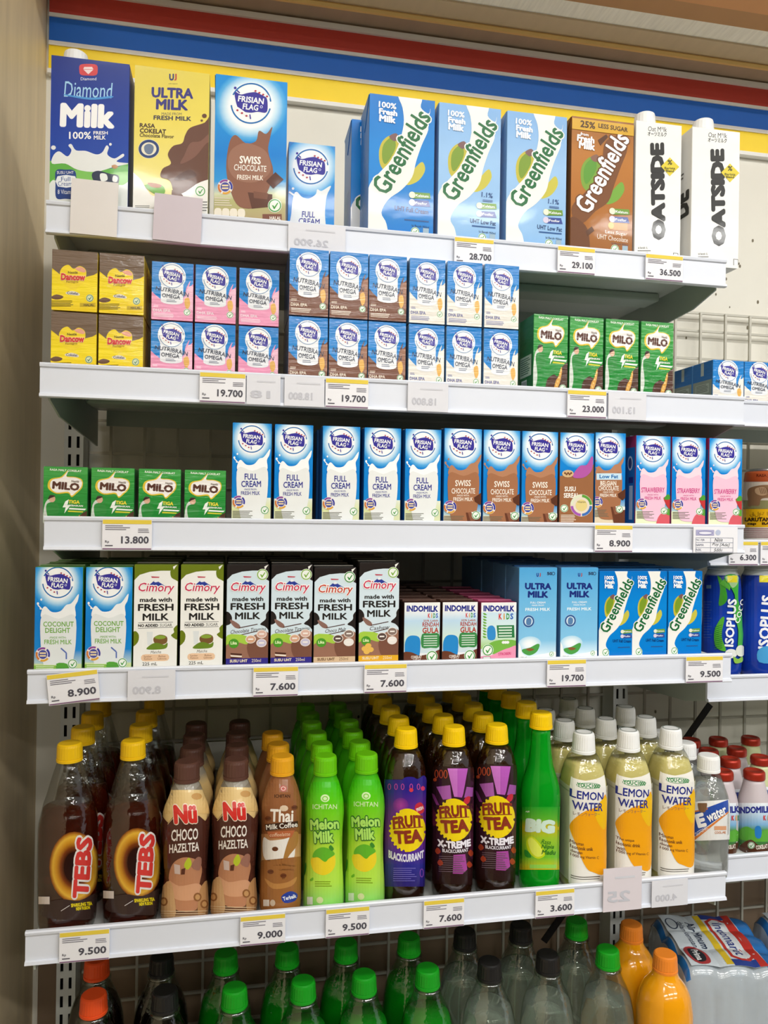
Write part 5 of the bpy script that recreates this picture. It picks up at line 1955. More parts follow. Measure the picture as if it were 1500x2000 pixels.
a = Art(B.S)
a.grad(1150, 660, 1480, 1625, ((0, '#3cbc10'), (.15, '#5cc818'), (.35, '#86d428'), (.55, '#b8e040'), (.8, '#b4e24c'), (1, '#86d66c')))
a.disc(1322, 785, 34, 30, '#d8f0b8', 16)
a.ring(1322, 787, 22, 20, 7, '#7ccc3c', 16)
a.text('ICHITAN', 1320, 850, 184, 38, '#d6efb0', .01)
a.text('Melon', 1318, 985, 216, 84, '#b4e86a', .045, 3, out='#2c6b2c', ow=.07)
a.text('Milk', 1312, 1080, 142, 92, '#b4e86a', .045, 3, out='#2c6b2c', ow=.07)
a.blob([(1215, 1255), (1260, 1230), (1330, 1260), (1390, 1220), (1400, 1290), (1370, 1350), (1310, 1378), (1245, 1355), (1220, 1310)], '#ecd22a', 4)
a.blob([(1228, 1240), (1245, 1190), (1300, 1162), (1360, 1178), (1395, 1215), (1350, 1250), (1320, 1275), (1270, 1240)], '#63b42c', 4)
a.blob([(1350, 1165), (1365, 1145), (1388, 1175), (1370, 1190)], '#3f8a2c', 3)
a.blob([(1150, 1275), (1178, 1290), (1170, 1370), (1150, 1390)], '#2f9a34', 3)
a.lines(1245, 1425, 1375, 1475, 3, '#7a9a1c', .4, .2)
a.blob([(1208, 1410), (1230, 1395), (1232, 1415), (1212, 1425)], '#6cb42c', 3)
a.rect(1185, 1545, 1228, 1605, '#e6f0dc')
a.disc(1282, 1570, 26, 26, '#d3dca0', 12)
lab = a.mesh('sleeve_print', PRINT_SLEEVE)
capm = ribbed_cap('cap', B.cr, B.ch, m_gc, 26, .98)
parts = [('sleeve', lathe('sleeve', B.prof, PRINT_SLEEVE, cols=melon_col), 0), ('sleeve_print', lab, 0), ('cap', capm, B.cz)]
x2 = xat(714, 1600, B.Y)
bottle_rows(B, (B.x, x2), 6, 2 * B.r + 0.0006, ('lime green melon milk bottle beside the coffee bottle', 'lime green melon milk bottle beside the purple tea bottle'),
            'lime-capped melon bottle %s back in the %s melon file', G5, parts, [parts[0], parts[2]], shift=0.0)

# -- fruit tea
B = read_bottle(E3, 835, [(462, 82), (500, 112), (560, 142), (615, 160), (670, 165), (800, 162), (1000, 160), (1250, 160), (1540, 160), (1600, 162), (1638, 150)],
                (322, 462, 90), Z5, L5)
BF = B
zs = lambda y: at(B.px, B.crop[1] + y / B.crop[2], B.Y)[2] - B.zb
m_fyc = mat('bright_yellow_cap', '#f7cc06', 0.35, noise=0.02)


def fruit_badge(a, cx, cy, r):
    a.burst(cx, cy, r * 1.04, r * .95, 26, '#f2d516', 1.22)
    a.text('FRUIT', cx + r * .03, cy - r * .52, r * 1.72, r * .72, '#8c3420', .05, 4, arc=.1)
    a.line(cx - r * .8, cy - r * .1, cx + r * .86, cy - r * .2, r * .05, '#8c3420')
    a.text('TEA', cx + r * .05, cy + r * .38, r * 1.55, r * .78, '#8c3420', .055, 5, arc=-.08)


a = Art(B.S)
a.grad(670, 720, 1000, 1545, ((0, '#2b1f7a'), (.12, '#35258c'), (.3, '#6a2a8c'), (.5, '#7d2f92'), (.65, '#5a2a94'), (.8, '#2c2a8c'), (1, '#2a1f6c')))
a.blob([(690, 740), (740, 725), (790, 745), (830, 705), (890, 700), (930, 715), (980, 690), (990, 770), (690, 780)], '#2f2486', 4)
for x in (715, 765, 815, 880, 935):
    a.ring(x, 775, 13, 24, 5, '#c44a9c', 14)
a.disc(880, 800, 16, 16, '#d23a4a', 10)
a.disc(968, 788, 16, 18, '#d23a6a', 10)
a.glow(800, 920, 60, 60, ((0, '#a83c9c'), (.6, '#8a348f'), (1, '#6a2a8c')))
a.blob([(910, 920), (950, 895), (978, 930), (970, 975), (915, 985)], '#c4283c', 3)
a.text('FRESH', 945, 945, 54, 26, '#f6e2e2', .04, 24)
fruit_badge(a, 850, 1110, 132)
a.text('BLACKCURRANT', 842, 1325, 268, 62, '#e6e2f2', .05, 0, arc=-.55)
a.lines(745, 1400, 930, 1510, 7, '#6a62b8', .4, .3)
a.ring(960, 1440, 16, 34, 6, '#8a4ab0', 14)
lab1 = a.mesh('label', PRINT_SLEEVE)
# the second flavour is read from the bottle next to it, laid on the same body
dx = 1207 - 835
S2 = Round((E3[0] + dx / E3[2], E3[1], E3[2]), B.x, B.Y, B.zb, B.prof)
S2.c = E3
a = Art(B.S)
sh = lambda pts: [(p[0] - dx, p[1]) for p in pts]
a.grad(672, 640, 998, 1560, ((0, '#2a1610'), (.2, '#381c2c'), (.5, '#3a1a2a'), (1, '#26120e')))
a.blob(sh([(1035, 860), (1060, 980), (1110, 1050), (1090, 1100), (1040, 1080)]), '#6a2440', 3)
a.blob(sh([(1330, 1000), (1375, 900), (1375, 1300), (1335, 1330)]), '#4a1f36', 3)
a.poly(sh([(1165, 655), (1320, 652), (1285, 850), (1275, 880), (1215, 875)]), '#b65ab8')
a.poly(sh([(1165, 655), (1240, 654), (1240, 876), (1215, 875)]), '#c873c6')
a.poly(sh([(1080, 800), (1185, 785), (1195, 890), (1130, 900)]), '#b060b4')
a.poly(sh([(1040, 850), (1065, 860), (1105, 945), (1080, 940)]), '#8a3a84')
a.poly(sh([(1310, 795), (1360, 800), (1355, 870), (1290, 880)]), '#a052a4')
for x in (1080, 1115, 1150):
    a.ring(x - dx, 700, 16, 34, 7, '#b2482c', 14)
a.disc(1070 - dx, 745, 14, 14, '#c4502c', 9)
a.blob(sh([(1280, 930), (1300, 880), (1335, 870), (1330, 915), (1295, 940)]), '#c4283c', 3)
fruit_badge(a, 1212 - dx, 1055, 132)
a.text('X-TREME', 1215 - dx, 1250, 250, 58, '#f0eaf4', .06, 2, arc=-.35)
a.text('BLACKCURRANT', 1225 - dx, 1300, 200, 28, '#e6e0ea', .03, 3, arc=-.4)
a.poly(sh([(1210, 1330), (1300, 1320), (1315, 1440), (1280, 1475), (1205, 1475)]), '#a8489c')
a.lines(1100 - dx, 1340, 1300 - dx, 1470, 8, '#6b5560', .35, .2)
for x, y in ((1090, 1300), (1340, 1310), (1110, 1390), (1330, 1400)):
    a.blob(sh([(x - 20, y), (x, y - 26), (x + 24, y + 4), (x, y + 26)]), '#a03c24', 3)
lab2 = a.mesh('label', PRINT_SLEEVE)
drink = lathe('drink', cut(B.prof, zs(500)), m_tea2)
shell = lathe('bottle_body', B.prof, PET)
capm = ribbed_cap('cap', B.cr, B.ch, m_fyc, 30, .93)
base = [('drink', drink, 0), ('bottle_body', shell, 0), ('cap', capm, B.cz)]
p1 = base + [('label', lab1, 0)]
p2 = base + [('label', lab2, 0)]
x2, x3 = xat(884, 1600, B.Y), xat(968, 1590, B.Y)
bottle_rows(B, (B.x, x2, x3), (5, 5, 5), 2 * B.r + 0.0008, ('purple labelled blackcurrant tea bottle with yellow cap', 'dark tea bottle with pink shards beside the purple one',
            'dark tea bottle with pink shards beside the green syrup bottle'), 'yellow-capped fruit tea bottle %s back in the %s fruit tea file', G5, [p1, p2, p2], base, shift=0.001)

# -- green lime syrup
B = read_bottle(E4, 925, [(318, 72), (450, 78), (600, 96), (680, 125), (760, 150), (850, 160), (930, 153), (1200, 152), (1400, 155), (1450, 162), (1520, 158), (1560, 145)],
                (200, 318, 88), Z5, L5)
a = Art(B.S)
a.grad(770, 930, 1085, 1415, ((0, '#1fa026'), (.2, '#5cb02c'), (.32, '#c8b41e'), (.5, '#9cc42a'), (.8, '#6cbc2c'), (.93, '#b8c428'), (1, '#c8b41e')))
a.text('AJE', 832, 968, 32, 14, '#e6f2d8', .03)
a.text('BIG', 928, 1078, 226, 108, '#cfe6d4', .085, -4)
a.blob([(828, 1180), (870, 1160), (940, 1230), (965, 1300), (910, 1330), (850, 1290), (825, 1235)], '#c8dc1e', 4)
a.blob([(835, 1190), (870, 1172), (930, 1240), (950, 1295), (905, 1315), (860, 1275)], '#e0ec5a', 4)
a.blob([(810, 1260), (845, 1280), (860, 1320), (815, 1310)], '#2f8a2c', 3)
a.text('Rasa', 975, 1200, 70, 34, '#1f6b24', .0, -6, shear=.25)
a.text('Nipis', 985, 1240, 92, 40, '#1f6b24', .01, -2, shear=.2)
a.text('Madu', 992, 1278, 100, 36, '#1f6b24', .01, -2, shear=.2)
a.rect(848, 1375, 1050, 1405, '#8fd050')
lab = a.mesh('label', PRINT_SLEEVE)
parts = [('bottle_body', lathe('bottle_body', B.prof, m_grn), 0), ('label', lab, 0), ('cap', ribbed_cap('cap', B.cr, B.ch, m_fyc, 30, .96), B.cz)]
bottle_rows(B, (B.x,), 5, 2 * B.r + 0.001, ('tall green lime drink bottle with yellow cap',), 'green yellow-capped bottle %s back%.0s in the green file', G5, parts, [parts[0], parts[2]], shift=-0.0004)

# -- lemon water
B = read_bottle(E5, 207, [(455, 80), (500, 104), (560, 132), (620, 150), (660, 153), (900, 150), (1020, 146), (1060, 150), (1300, 152), (1380, 150)],
                (318, 458, 82), Z5, L5)
S = Flat(E5, B.x, B.Y - B.r * 0.985, Z5, B.r * 1.72, B.prof[-1][0])
m_cap_w = mat('white_bottle_cap', '#f2f2f0', 0.35, noise=0.03)


class SqFlat(Flat):
    """Label on the bowed front of the square bottle."""

    def __init__(s, *a):
        Flat.__init__(s, *a)
        s.curved = True
        s.step = 9.0

    def out(s, x, z, off):
        r = float(np.interp(z, [p[0] for p in B.prof], [p[1] for p in B.prof])) * 1.006
        e = 2 + 6 * SQ
        u = min(max(x / r, -.95), .95)
        return (u * r, -r * (1 - abs(u) ** e) ** (1 / e) - off, z)


SQ = 0.22


def lemon_art(off, words):
    S = SqFlat(E5, B.x, B.Y - B.r * .96, Z5, B.r * 1.9, B.prof[-1][0])
    a = Art(S)
    a.poly([(95, 615), (160, 655), (230, 662), (300, 650), (372, 628), (380, 1385), (95, 1400)], '#edeae2')
    a.text('YOU·C1000', 250, 694, 150, 28, '#2f8a48', .04, -3)
    a.ring(250, 694, 80, 20, 3, '#2f8a48', 24)
    a.text('LEMON', 245, 763, 212, 58, '#2c3488', .02, -3)
    a.blob([(340, 795), (375, 790), (380, 1270), (270, 1292), (215, 1240), (170, 1120), (140, 1010), (160, 930), (220, 870), (300, 840)], '#f2a516', 5)
    a.blob([(340, 790), (380, 785), (380, 960), (350, 1000), (300, 930), (290, 860)], '#f0bd14', 4)
    a.text('WATER', 245, 838, 198, 58, '#2c3488', .02, -2)
    a.text('レモンウォーター', 238, 892, 172, 26, '#8a6a5a', .0, 1)
    for i, t in enumerate(words):
        a.text(t, 140 + len(t) * 5.2, 1100 + i * 31, len(t) * 10.4, 24, '#6b3f28', .01, -2)
    a.lines(140, 1330, 330, 1362, 2, '#6a655c', .35, .1, -.05)
    return a.mesh('label', PRINT_SLEEVE)


lab = lemon_art(0, ('Minuman', 'Isotonik unik', 'dengan', '1000 mg Vitamin C'))
lab_b = lemon_art(0, ('The unique', 'isotonic drink', 'with', '1000 mg of Vitamin C'))
shell = lathe('bottle_body', B.prof, PET, 48, SQ)
drink = lathe('drink', cut(B.prof, B.prof[-1][0] - 0.012, .965), m_lem, 48, SQ)
wrap = lathe('label_wrap', [p for p in dense([(z, r * 1.004) for z, r in B.prof if 0.012 < z < at(B.px, E5[1] + 640 / E5[2], B.Y)[2] - Z5])],
             mat('pale_label_film', '#e6e2cc', 0.3, trans=0.45, noise=0.05), 48, SQ, caps=False)
capm = ribbed_cap('cap', B.cr, B.ch, m_cap_w, 30, .93)
m_capr = mat('cap_print', '#7f8a84', 0.5)
bm = bmesh.new()
bmesh.ops.create_circle(bm, cap_ends=False, segments=20, radius=B.cr * .74)
e = bmesh.ops.extrude_edge_only(bm, edges=list(bm.edges))
vs = [v for v in e['geom'] if isinstance(v, bmesh.types.BMVert)]
bmesh.ops.scale(bm, vec=(.88, .88, 1), verts=vs)
capring = bm_mesh('cap_print', bm, False, m_capr)
base = [('drink', drink, 0), ('bottle_body', shell, 0), ('label_wrap', wrap, 0), ('cap', capm, B.cz), ('cap_print', capring, B.cz + B.ch + 0.0003)]
x2, x3 = xat(1225, 1600, B.Y), xat(1308, 1595, B.Y)
bottle_rows(B, (B.x, x2, x3), (4, 4, 3), 2 * B.r * 1.04, ('lemon water bottle with white cap beside the green bottle', 'lemon water bottle with white cap between two others',
            'lemon water bottle with white cap beside the clear water bottle'), 'white-capped lemon bottle %s back in the %s lemon file', G5,
            [base + [('label', lab, 0)], base + [('label', lab_b, 0)], base + [('label', lab, 0)]], base, rz=0.0, shift=-0.002)

# -- clear isotonic water
B = read_bottle(E5, 1078, [(585, 70), (640, 98), (700, 128), (780, 150), (830, 154), (1080, 152), (1110, 142), (1140, 150), (1200, 144), (1240, 150), (1310, 146)],
                (478, 588, 82), Z5, L5)
a = Art(B.S)
a.poly([(930, 800), (1000, 806), (1235, 790), (1235, 1070), (930, 1082)], '#e6e6e4')
a.poly([(975, 885), (1220, 792), (1222, 872), (1060, 990), (975, 1060)], '#2d4fa6')
a.poly([(975, 1062), (1222, 872), (1222, 884), (990, 1075), (975, 1078)], '#d9803a')
a.poly([(975, 872), (1080, 850), (1080, 858), (975, 884)], '#d9803a')
a.blob([(1012, 815), (1045, 825), (1075, 815), (1066, 870), (1042, 880), (1020, 868)], '#7a5a40', 3)
a.text('E', 1032, 935, 62, 100, '#f4f4f4', .06, 16)
a.text('water', 1140, 892, 140, 58, '#f4f4f4', .03, 27, shear=.15)
a.text('ISOTONIC', 1038, 1008, 92, 26, '#f0f2fa', .0, 34)
a.rect(1125, 975, 1206, 1003, '#dba078')
a.text('COOL-ME', 1165, 1020, 76, 18, '#d08a5c', .02)
lab = a.mesh('label', PRINT_SLEEVE)
parts = [('drink', lathe('drink', cut(B.prof, B.prof[-1][0] - 0.012, .96), m_wat), 0), ('bottle_body', lathe('bottle_body', B.prof, PET), 0), ('label', lab, 0),
         ('cap', ribbed_cap('cap', B.cr, B.ch, m_cap_w, 30, .97), B.cz)]
bottle_rows(B, (B.x,), 3, 2 * B.r + 0.002, ('clear isotonic water bottle with blue and white label',), 'clear water bottle %s back%.0s behind the clear isotonic bottle', G5, parts,
            [parts[0], parts[1], parts[3]], shift=0.0008)

# ------------------------------------------------------------------ large bottles on the lowest shelf
Z6 = DECK[6]
G6 = 'large soda bottles on the lowest shelf'
HB = 0.318
SODA = dense([(0, .029), (.003, .0335), (.012, .0353), (.06, .0353), (.10, .034), (.14, .0353), (.215, .0353), (.245, .0330), (.264, .0280), (.279, .0205), (.288, .0150), (.30, .0138)])
JUICE = dense([(0, .028), (.003, .0325), (.012, .0343), (.10, .0343), (.15, .033), (.20, .0343), (.246, .0343), (.268, .0310), (.281, .0245), (.2885, .0165), (.30, .0145)], .003)
PET2 = glassy('clear_pet_soda', '#eef4ee', 0.86, 0.05)
flu = lambda z, a: 1.0 - (0.03 * max(0, math.cos(a * 6)) if .2 < z < .285 else 0.0)
shell_s = lathe('bottle_body', SODA, PET2, 48, flute=flu)
m_sg = mat('green_soda', '#16a820', 0.03, trans=0.3, ior=1.33)
m_co = mat('dark_cola', '#1c0d0a', 0.03, trans=0.35, ior=1.33)
m_cl = mat('clear_soda', '#f8fdf8', 0.02, trans=0.9, ior=1.33)
m_or = mat('orange_juice', '#f0a010', 0.12, noise=0.08, nscale=30, coat=0.6)
m_cap = {k: mat(k + '_soda_cap', c, 0.35, noise=0.03) for k, c in (('red', '#e8501e'), ('black', '#1c1b1b'), ('green', '#159a1c'), ('orange', '#f08a2c'))}
CAPM = {k: ribbed_cap('cap', 0.0152, 0.021, m, 28, .95) for k, m in m_cap.items()}
drk = {'green': lathe('drink', cut(SODA, .262, .96), m_sg), 'cola': lathe('drink', cut(SODA, .268, .96), m_co), 'clear': lathe('drink', cut(SODA, .262, .96), m_cl)}
juice = lathe('bottle_body', JUICE, m_or, 40)
neckr = lathe('neck_ring', [(.2915, .0145), (.293, .0172), (.295, .0172), (.2965, .0145)], PET2, 28)
big = [('red', 'cola', ((183, 1960), (188, 1893)), 'cola bottle with red cap by the wood grain wall'),
       ('black', 'cola', ((322, 1952), (315, 1888)), 'cola bottle with black cap'),
       ('green', 'green', ((458, 1947), (441, 1878)), 'green soda bottle with green cap, first after the cola'),
       ('green', 'green', ((592, 1933), (561, 1867)), 'green soda bottle with green cap, second after the cola'),
       ('green', 'green', ((711, 1920), (676, 1857)), 'green soda bottle with green cap, third after the cola'),
       ('green', 'green', ((835, 1908), (799, 1846)), 'green soda bottle with green cap, fourth after the cola'),
       ('black', 'clear', ((956, 1894), (910, 1838)), 'clear soda bottle with black cap next to the green soda'),
       ('black', 'clear', ((1070, 1880), (1020, 1826)), 'clear soda bottle with black cap next to the green-capped clear one'),
       ('green', 'clear', ((1187, 1870), (1130, 1818)), 'clear soda bottle with green cap'),
       ('orange', 'juice', ((1285, 1880), (1229, 1825)), 'orange juice bottle with orange cap')]
for capk, dk, spots, lab in big:
    ps = []
    for j, (px, py) in enumerate(spots):
        p = atz(px, py, Z6 + 0.306)
        ps.append(p)
    if ps[1][1] - ps[0][1] < 0.0715:
        ps[1][1] = ps[0][1] + 0.0715
    if dk == 'juice':
        ps[0][0], ps[1][0] = ps[0][0] + 0.010, ps[1][0] + 0.006
    for j, p in enumerate(ps):
        parts = [('cap', CAPM[capk], .2965)]
        if dk == 'juice':
            parts = [('bottle_body', juice, 0)] + parts
        else:
            parts = [('drink', drk[dk], 0), ('bottle_body', shell_s, 0), ('neck_ring', neckr, 0)] + parts
        put_bottle(None, p[0], p[1], Z6, lab + (', in front' if j == 0 else ', one row back'), G6, parts, name='soda_bottle')

# ------------------------------------------------------------------ neighbouring bay
GN = 'drinks in the neighbouring bay'
# -- blue isotonic bottles
B = read_bottle(D8, 1160, [(190, 105), (225, 118), (240, 134), (300, 142), (500, 142), (540, 136), (600, 148), (700, 154), (850, 154), (900, 146)],
                (150, 192, 110), RDECK[3], RY)
zs = lambda y: at(B.px, B.crop[1] + y / B.crop[2], B.Y)[2] - B.zb


def iso_col(z, a):
    return '#c9d0cc' if z > zs(228) else '#14389c'


a = Art(B.S)
a.grad(1010, 240, 1310, 880, ((0, '#16348c'), (.5, '#1a44b4'), (1, '#1238a0')))
a.blob([(1130, 240), (1180, 300), (1200, 420), (1140, 460), (1150, 340)], '#3f9a2e', 4)
for i in range(9):
    a.line(1150 + i * 8, 300 + i * 6, 1200 + i * 3, 250 + i * 4, 7, '#5cb436')
a.blob([(1180, 250), (1270, 245), (1275, 420), (1310, 560), (1300, 780), (1270, 800), (1275, 640), (1240, 500), (1250, 380)], '#3fa83a', 4)
a.blob([(1190, 245), (1270, 240), (1268, 300), (1235, 330), (1210, 290)], '#9cc08a', 3)
a.blob([(1120, 760), (1110, 650), (1150, 560), (1180, 550), (1160, 680), (1190, 790)], '#57b032', 4)
for i in range(12):
    a.line(1112, 620 + i * 14, 1165, 600 + i * 15, 4, '#2c7a24')
a.rect(1200, 240, 1266, 290, '#d9cc2a')
a.text('ISOPLUS', 1222, 585, 350, 62, '#f2f4f8', .035, 86)
a.text('COCO', 1285, 500, 180, 34, '#f0f6ea', .02, 76)
a.disc(1225, 810, 42, 34, '#e6e8e2', 16)
a.disc(1290, 790, 34, 42, '#dfe4d8', 16)
a.blob([(1240, 830), (1270, 850), (1300, 830), (1300, 870), (1250, 880)], '#8cc04a', 3)
for i in range(14):
    a.rect(1030, 430 + i * 20, 1030 + 60 - 9 * (i % 3), 436 + i * 20, '#3f5cae')
a.rect(1050, 310, 1085, 335, '#6f8a9a')
lab = a.mesh('sleeve_print', PRINT_SLEEVE)
a = Art(B.S)
a.grad(1010, 240, 1310, 880, ((0, '#16348c'), (.5, '#1a44b4'), (1, '#1238a0')))
a.text('ISOPLUS', 1225, 585, 400, 80, '#f2f4f8', .035, 86)
a.rect(1180, 240, 1266, 290, '#d9cc2a')
a.blob([(1170, 800), (1230, 760), (1300, 790), (1290, 880), (1180, 880)], '#4aa0d8', 3)
a.rect(1060, 430, 1080, 760, '#2c56b8')
lab2 = a.mesh('sleeve_print', PRINT_SLEEVE)
body = lathe('sleeve', B.prof, PRINT_SLEEVE, cols=iso_col)
capi = ribbed_cap('cap', B.cr, max(B.ch, 0.012), mat('translucent_cap', '#cfd6d2', 0.4, noise=0.03), 26, .95)
put_bottle(B, B.x, B.Y, B.zb, 'blue isotonic bottle with green palm leaves', GN, [('sleeve', body, 0), ('sleeve_print', lab, 0), ('cap', capi, B.cz)])
x2 = xat(1479, 1230, B.Y)
for i in range(2):
    put_bottle(B, max(x2, B.x + 2 * B.r + 0.001) + i * (2 * B.r + 0.001), B.Y - 0.002, B.zb, 'plain dark blue isotonic bottle, %s after the palm leaf bottle' % ORD[i], GN,
               [('sleeve', body, 0), ('sleeve_print', lab2, 0), ('cap', capi, B.cz)], rz=-0.75)

# -- herbal drink can
B = read_bottle(D4, 1508, [(525, 212), (600, 222), (640, 226), (1000, 226), (1060, 222), (1090, 205)], (515, 526, 205), RDECK[2], RY)
zs = lambda y: at(B.px, B.crop[1] + y / B.crop[2], B.Y)[2] - B.zb


def can_col(z, a):
    return '#b5562c' if z > zs(605) else ('#d8cfc2' if z > zs(830) else ('#e0ac1c' if z > zs(985) else '#ded6d0'))


a = Art(B.S)
a.grad(1280, 530, 1740, 600, ((0, '#b5562c'), (1, '#a84c26')))
a.text('RASA JERUK', 1500, 555, 190, 30, '#6a2c18', .03)
a.rect(1280, 606, 1740, 830, '#cfc6b6')
a.rect(1280, 760, 1740, 830, '#8a8a5c')
a.blob([(1330, 700), (1345, 660), (1400, 640), (1480, 630), (1560, 640), (1620, 670), (1660, 650), (1680, 700), (1640, 730), (1600, 740), (1590, 790), (1560, 795),
        (1550, 745), (1450, 745), (1430, 800), (1400, 800), (1395, 750), (1365, 750), (1360, 805), (1335, 805), (1335, 750)], '#8a6a4c', 4)
a.blob([(1400, 660), (1470, 650), (1500, 700), (1450, 720), (1400, 700)], '#c0a07c', 4)
for i in range(6):
    a.line(1430 + i * 14, 655, 1445 + i * 14, 705, 4, '#6a4c34')
a.rect(1280, 832, 1740, 985, '#eab616')
a.text('قلعة الأولى', 1500, 875, 300, 60, '#6a4a10', .0)
a.text('LARUTAN', 1415, 920, 210, 34, '#3c2a10', .05)
a.text('PENYEGAR', 1630, 920, 190, 34, '#3c2a10', .05)
a.text('cap   BADAK', 1480, 957, 300, 28, '#3c2a10', .05)
a.rect(1280, 986, 1740, 1090, '#e2dad4')
a.lines(1300, 995, 1640, 1080, 5, '#8a4a4a', .4, .2)
lab = a.mesh('can_print', PRINT_SLEEVE)
body = lathe('can_body', B.prof, PRINT_SLEEVE, cols=can_col)
tin = mat('aluminium', '#c9c9c6', 0.25, metal=0.9, noise=0.05)
rim = lathe('can_rim', [(B.prof[-1][0], B.prof[-1][1] * .99), (B.prof[-1][0] + .003, B.prof[-1][1] * .97), (B.prof[-1][0] + .004, B.prof[-1][1] * .94),
                        (B.prof[-1][0] + .001, B.prof[-1][1] * .9)], tin)
for i in range(2):
    put_bottle(B, B.x + i * (2 * B.r + 0.002), B.Y, B.zb, ('herbal drink can with rhino picture and yellow band', 'second herbal drink can beyond the first rhino can')[i], GN,
               [('can_body', body, 0), ('can_print', lab, 0), ('can_rim', rim, 0)], name='drink_can')
cat_fix = [o for o in bpy.data.objects if o.name.startswith('drink_can')]
for o in cat_fix:
    o['category'] = 'can'

# -- red capped kids milk bottles
B = read_bottle(E5, 1400, [(640, 68), (668, 72), (720, 94), (790, 114), (850, 119), (1000, 119), (1140, 118), (1160, 112)], (588, 642, 80), RDECK[4], RY, 0.006)
a = Art(B.S)
a.grad(1280, 815, 1520, 1155, ((0, '#eef2f6'), (.18, '#cfe2f2'), (.45, '#7fb4dc'), (.55, '#5c9a5c'), (.85, '#3f7a3c'), (1, '#4a3020')))
a.text('INDOMILK', 1408, 862, 224, 48, '#27308c', .05, 2)
for i, ch in enumerate('KiDS'):
    a.text(ch, 1475 + i * 22, 918, 18 if ch != 'i' else 7, 36, ('#d23c3c', '#e0a12c', '#3a9a44', '#3a6ac0')[i], .04)
a.blob([(1310, 1000), (1360, 980), (1430, 1020), (1500, 1000), (1520, 1080), (1310, 1070)], '#5fae3e', 4)
a.blob([(1410, 985), (1440, 975), (1455, 1010), (1445, 1060), (1412, 1050)], '#2c7fca', 3)
a.blob([(1310, 1110), (1380, 1070), (1440, 1110), (1520, 1090), (1520, 1160), (1310, 1160)], '#5a3422', 4)
check_mark(a, 1384, 1110, 24)
a.text('COKELAT', 1455, 1120, 80, 30, '#f0e6d8', .04, 8)
lab = a.mesh('label', PRINT_SLEEVE)
m_milk = mat('milk_bottle_plastic', '#cbbfc2', 0.35, noise=0.03)
m_milk2 = mat('banana_milk_plastic', '#cdd2a0', 0.35, noise=0.03)
m_rc = mat('red_metal_cap', '#b0321f', 0.3, metal=0.35, noise=0.06)
b1, b2 = lathe('bottle_body', B.prof, m_milk), lathe('bottle_body', B.prof, m_milk2)
cr, ch = B.cr, max(B.ch, 0.011)
rc = lathe('cap', [(0, cr * .98), (.001, cr), (ch * .6, cr), (ch * .85, cr * .97), (ch, cr * .88), (ch, cr * .7), (ch - .001, cr * .66)], m_rc, 32)
put_bottle(B, B.x, B.Y, B.zb, 'red-capped kids milk bottle, front one nearest the shelf edge', GN, [('bottle_body', b1, 0), ('label', lab, 0), ('cap', rc, B.cz)])
zc = B.zb + B.cz + ch / 2
spots = [((1411, 1512), 0), ((1426, 1488), 0), ((1439, 1467), 0), ((1483, 1483), 1), ((1466, 1446), 1), ((1403, 1448), 1), ((1420, 1429), 1), ((1384, 1470), 0), ((1350, 1450), 0)]
done = [(B.x, B.Y)]
words = ('hidden half behind the clear water bottle', 'one row behind the front bottle', 'two rows behind the front bottle', 'pale one beside the front bottle', 'pale one two rows back',
         'pale one three rows back', 'pale one furthest back', 'partly behind the lemon bottle', 'mostly behind the lemon bottle')
for (sp, kd), wd in zip(spots, words):
    p = atz(sp[0], sp[1], zc)
    x, y = p[0], p[1]
    for _ in range(60):
        bad = [(qx, qy) for qx, qy in done if (qx - x) ** 2 + (qy - y) ** 2 < (2 * B.r + 0.0006) ** 2]
        if not bad:
            break
        for qx, qy in bad:
            d = math.hypot(x - qx, y - qy) or 1e-6
            s_ = (2 * B.r + 0.001 - d)
            x += (x - qx) / d * s_
            y += (y - qy) / d * s_
    x = max(x, RX0 + B.r + 0.012)
    if any((qx - x) ** 2 + (qy - y) ** 2 < (2 * B.r) ** 2 for qx, qy in done) or y > POST_Y - B.r - 0.02:
        continue
    done.append((x, y))
    put_bottle(B, x, y, B.zb, 'red-capped kids milk bottle, ' + wd, GN, [('bottle_body', b2 if kd else b1, 0), ('label', lab, 0), ('cap', rc, B.cz)])

# -- wrapped water packs on the lowest shelf of the neighbouring bay
ZP = RDECK[5]
HW = 0.205
m_film = glassy('pack_film', '#d6e4ee', 0.72, 0.2)
m_wfilm = mat('milky_pack_film', '#d9e3ea', 0.2, trans=0.45, noise=0.12, nscale=25, bump=0.7, bscale=24, coat=0.6)
m_bfilm = mat('blue_pack_film', '#2b79c4', 0.22, trans=0.25, noise=0.15, nscale=25, bump=0.7, bscale=24, coat=0.6)
WB = dense([(0, .022), (.003, .0255), (.02, .0268), (.11, .0265), (.14, .0255), (.165, .020), (.185, .0125), (.192, .012)])
WB = [(z, min(r * .83, r)) for z, r in WB]
wb_m = lathe('bottle', WB, mat('water_bottle_plastic', '#dbe4ea', 0.15, trans=0.35, ior=1.33), 24)
wc_m = ribbed_cap('bottle_cap', 0.0135, 0.013, mat('pale_blue_water_cap', '#a9c8de', 0.35), 18, .96)


wl_m = lathe('bottle_label', [(.05, .0224), (.052, .0227), (.13, .0225), (.132, .0218)], mat('blue_bottle_label', '#1f6cc0', 0.3, noise=0.15, nscale=40), 24, caps=False)


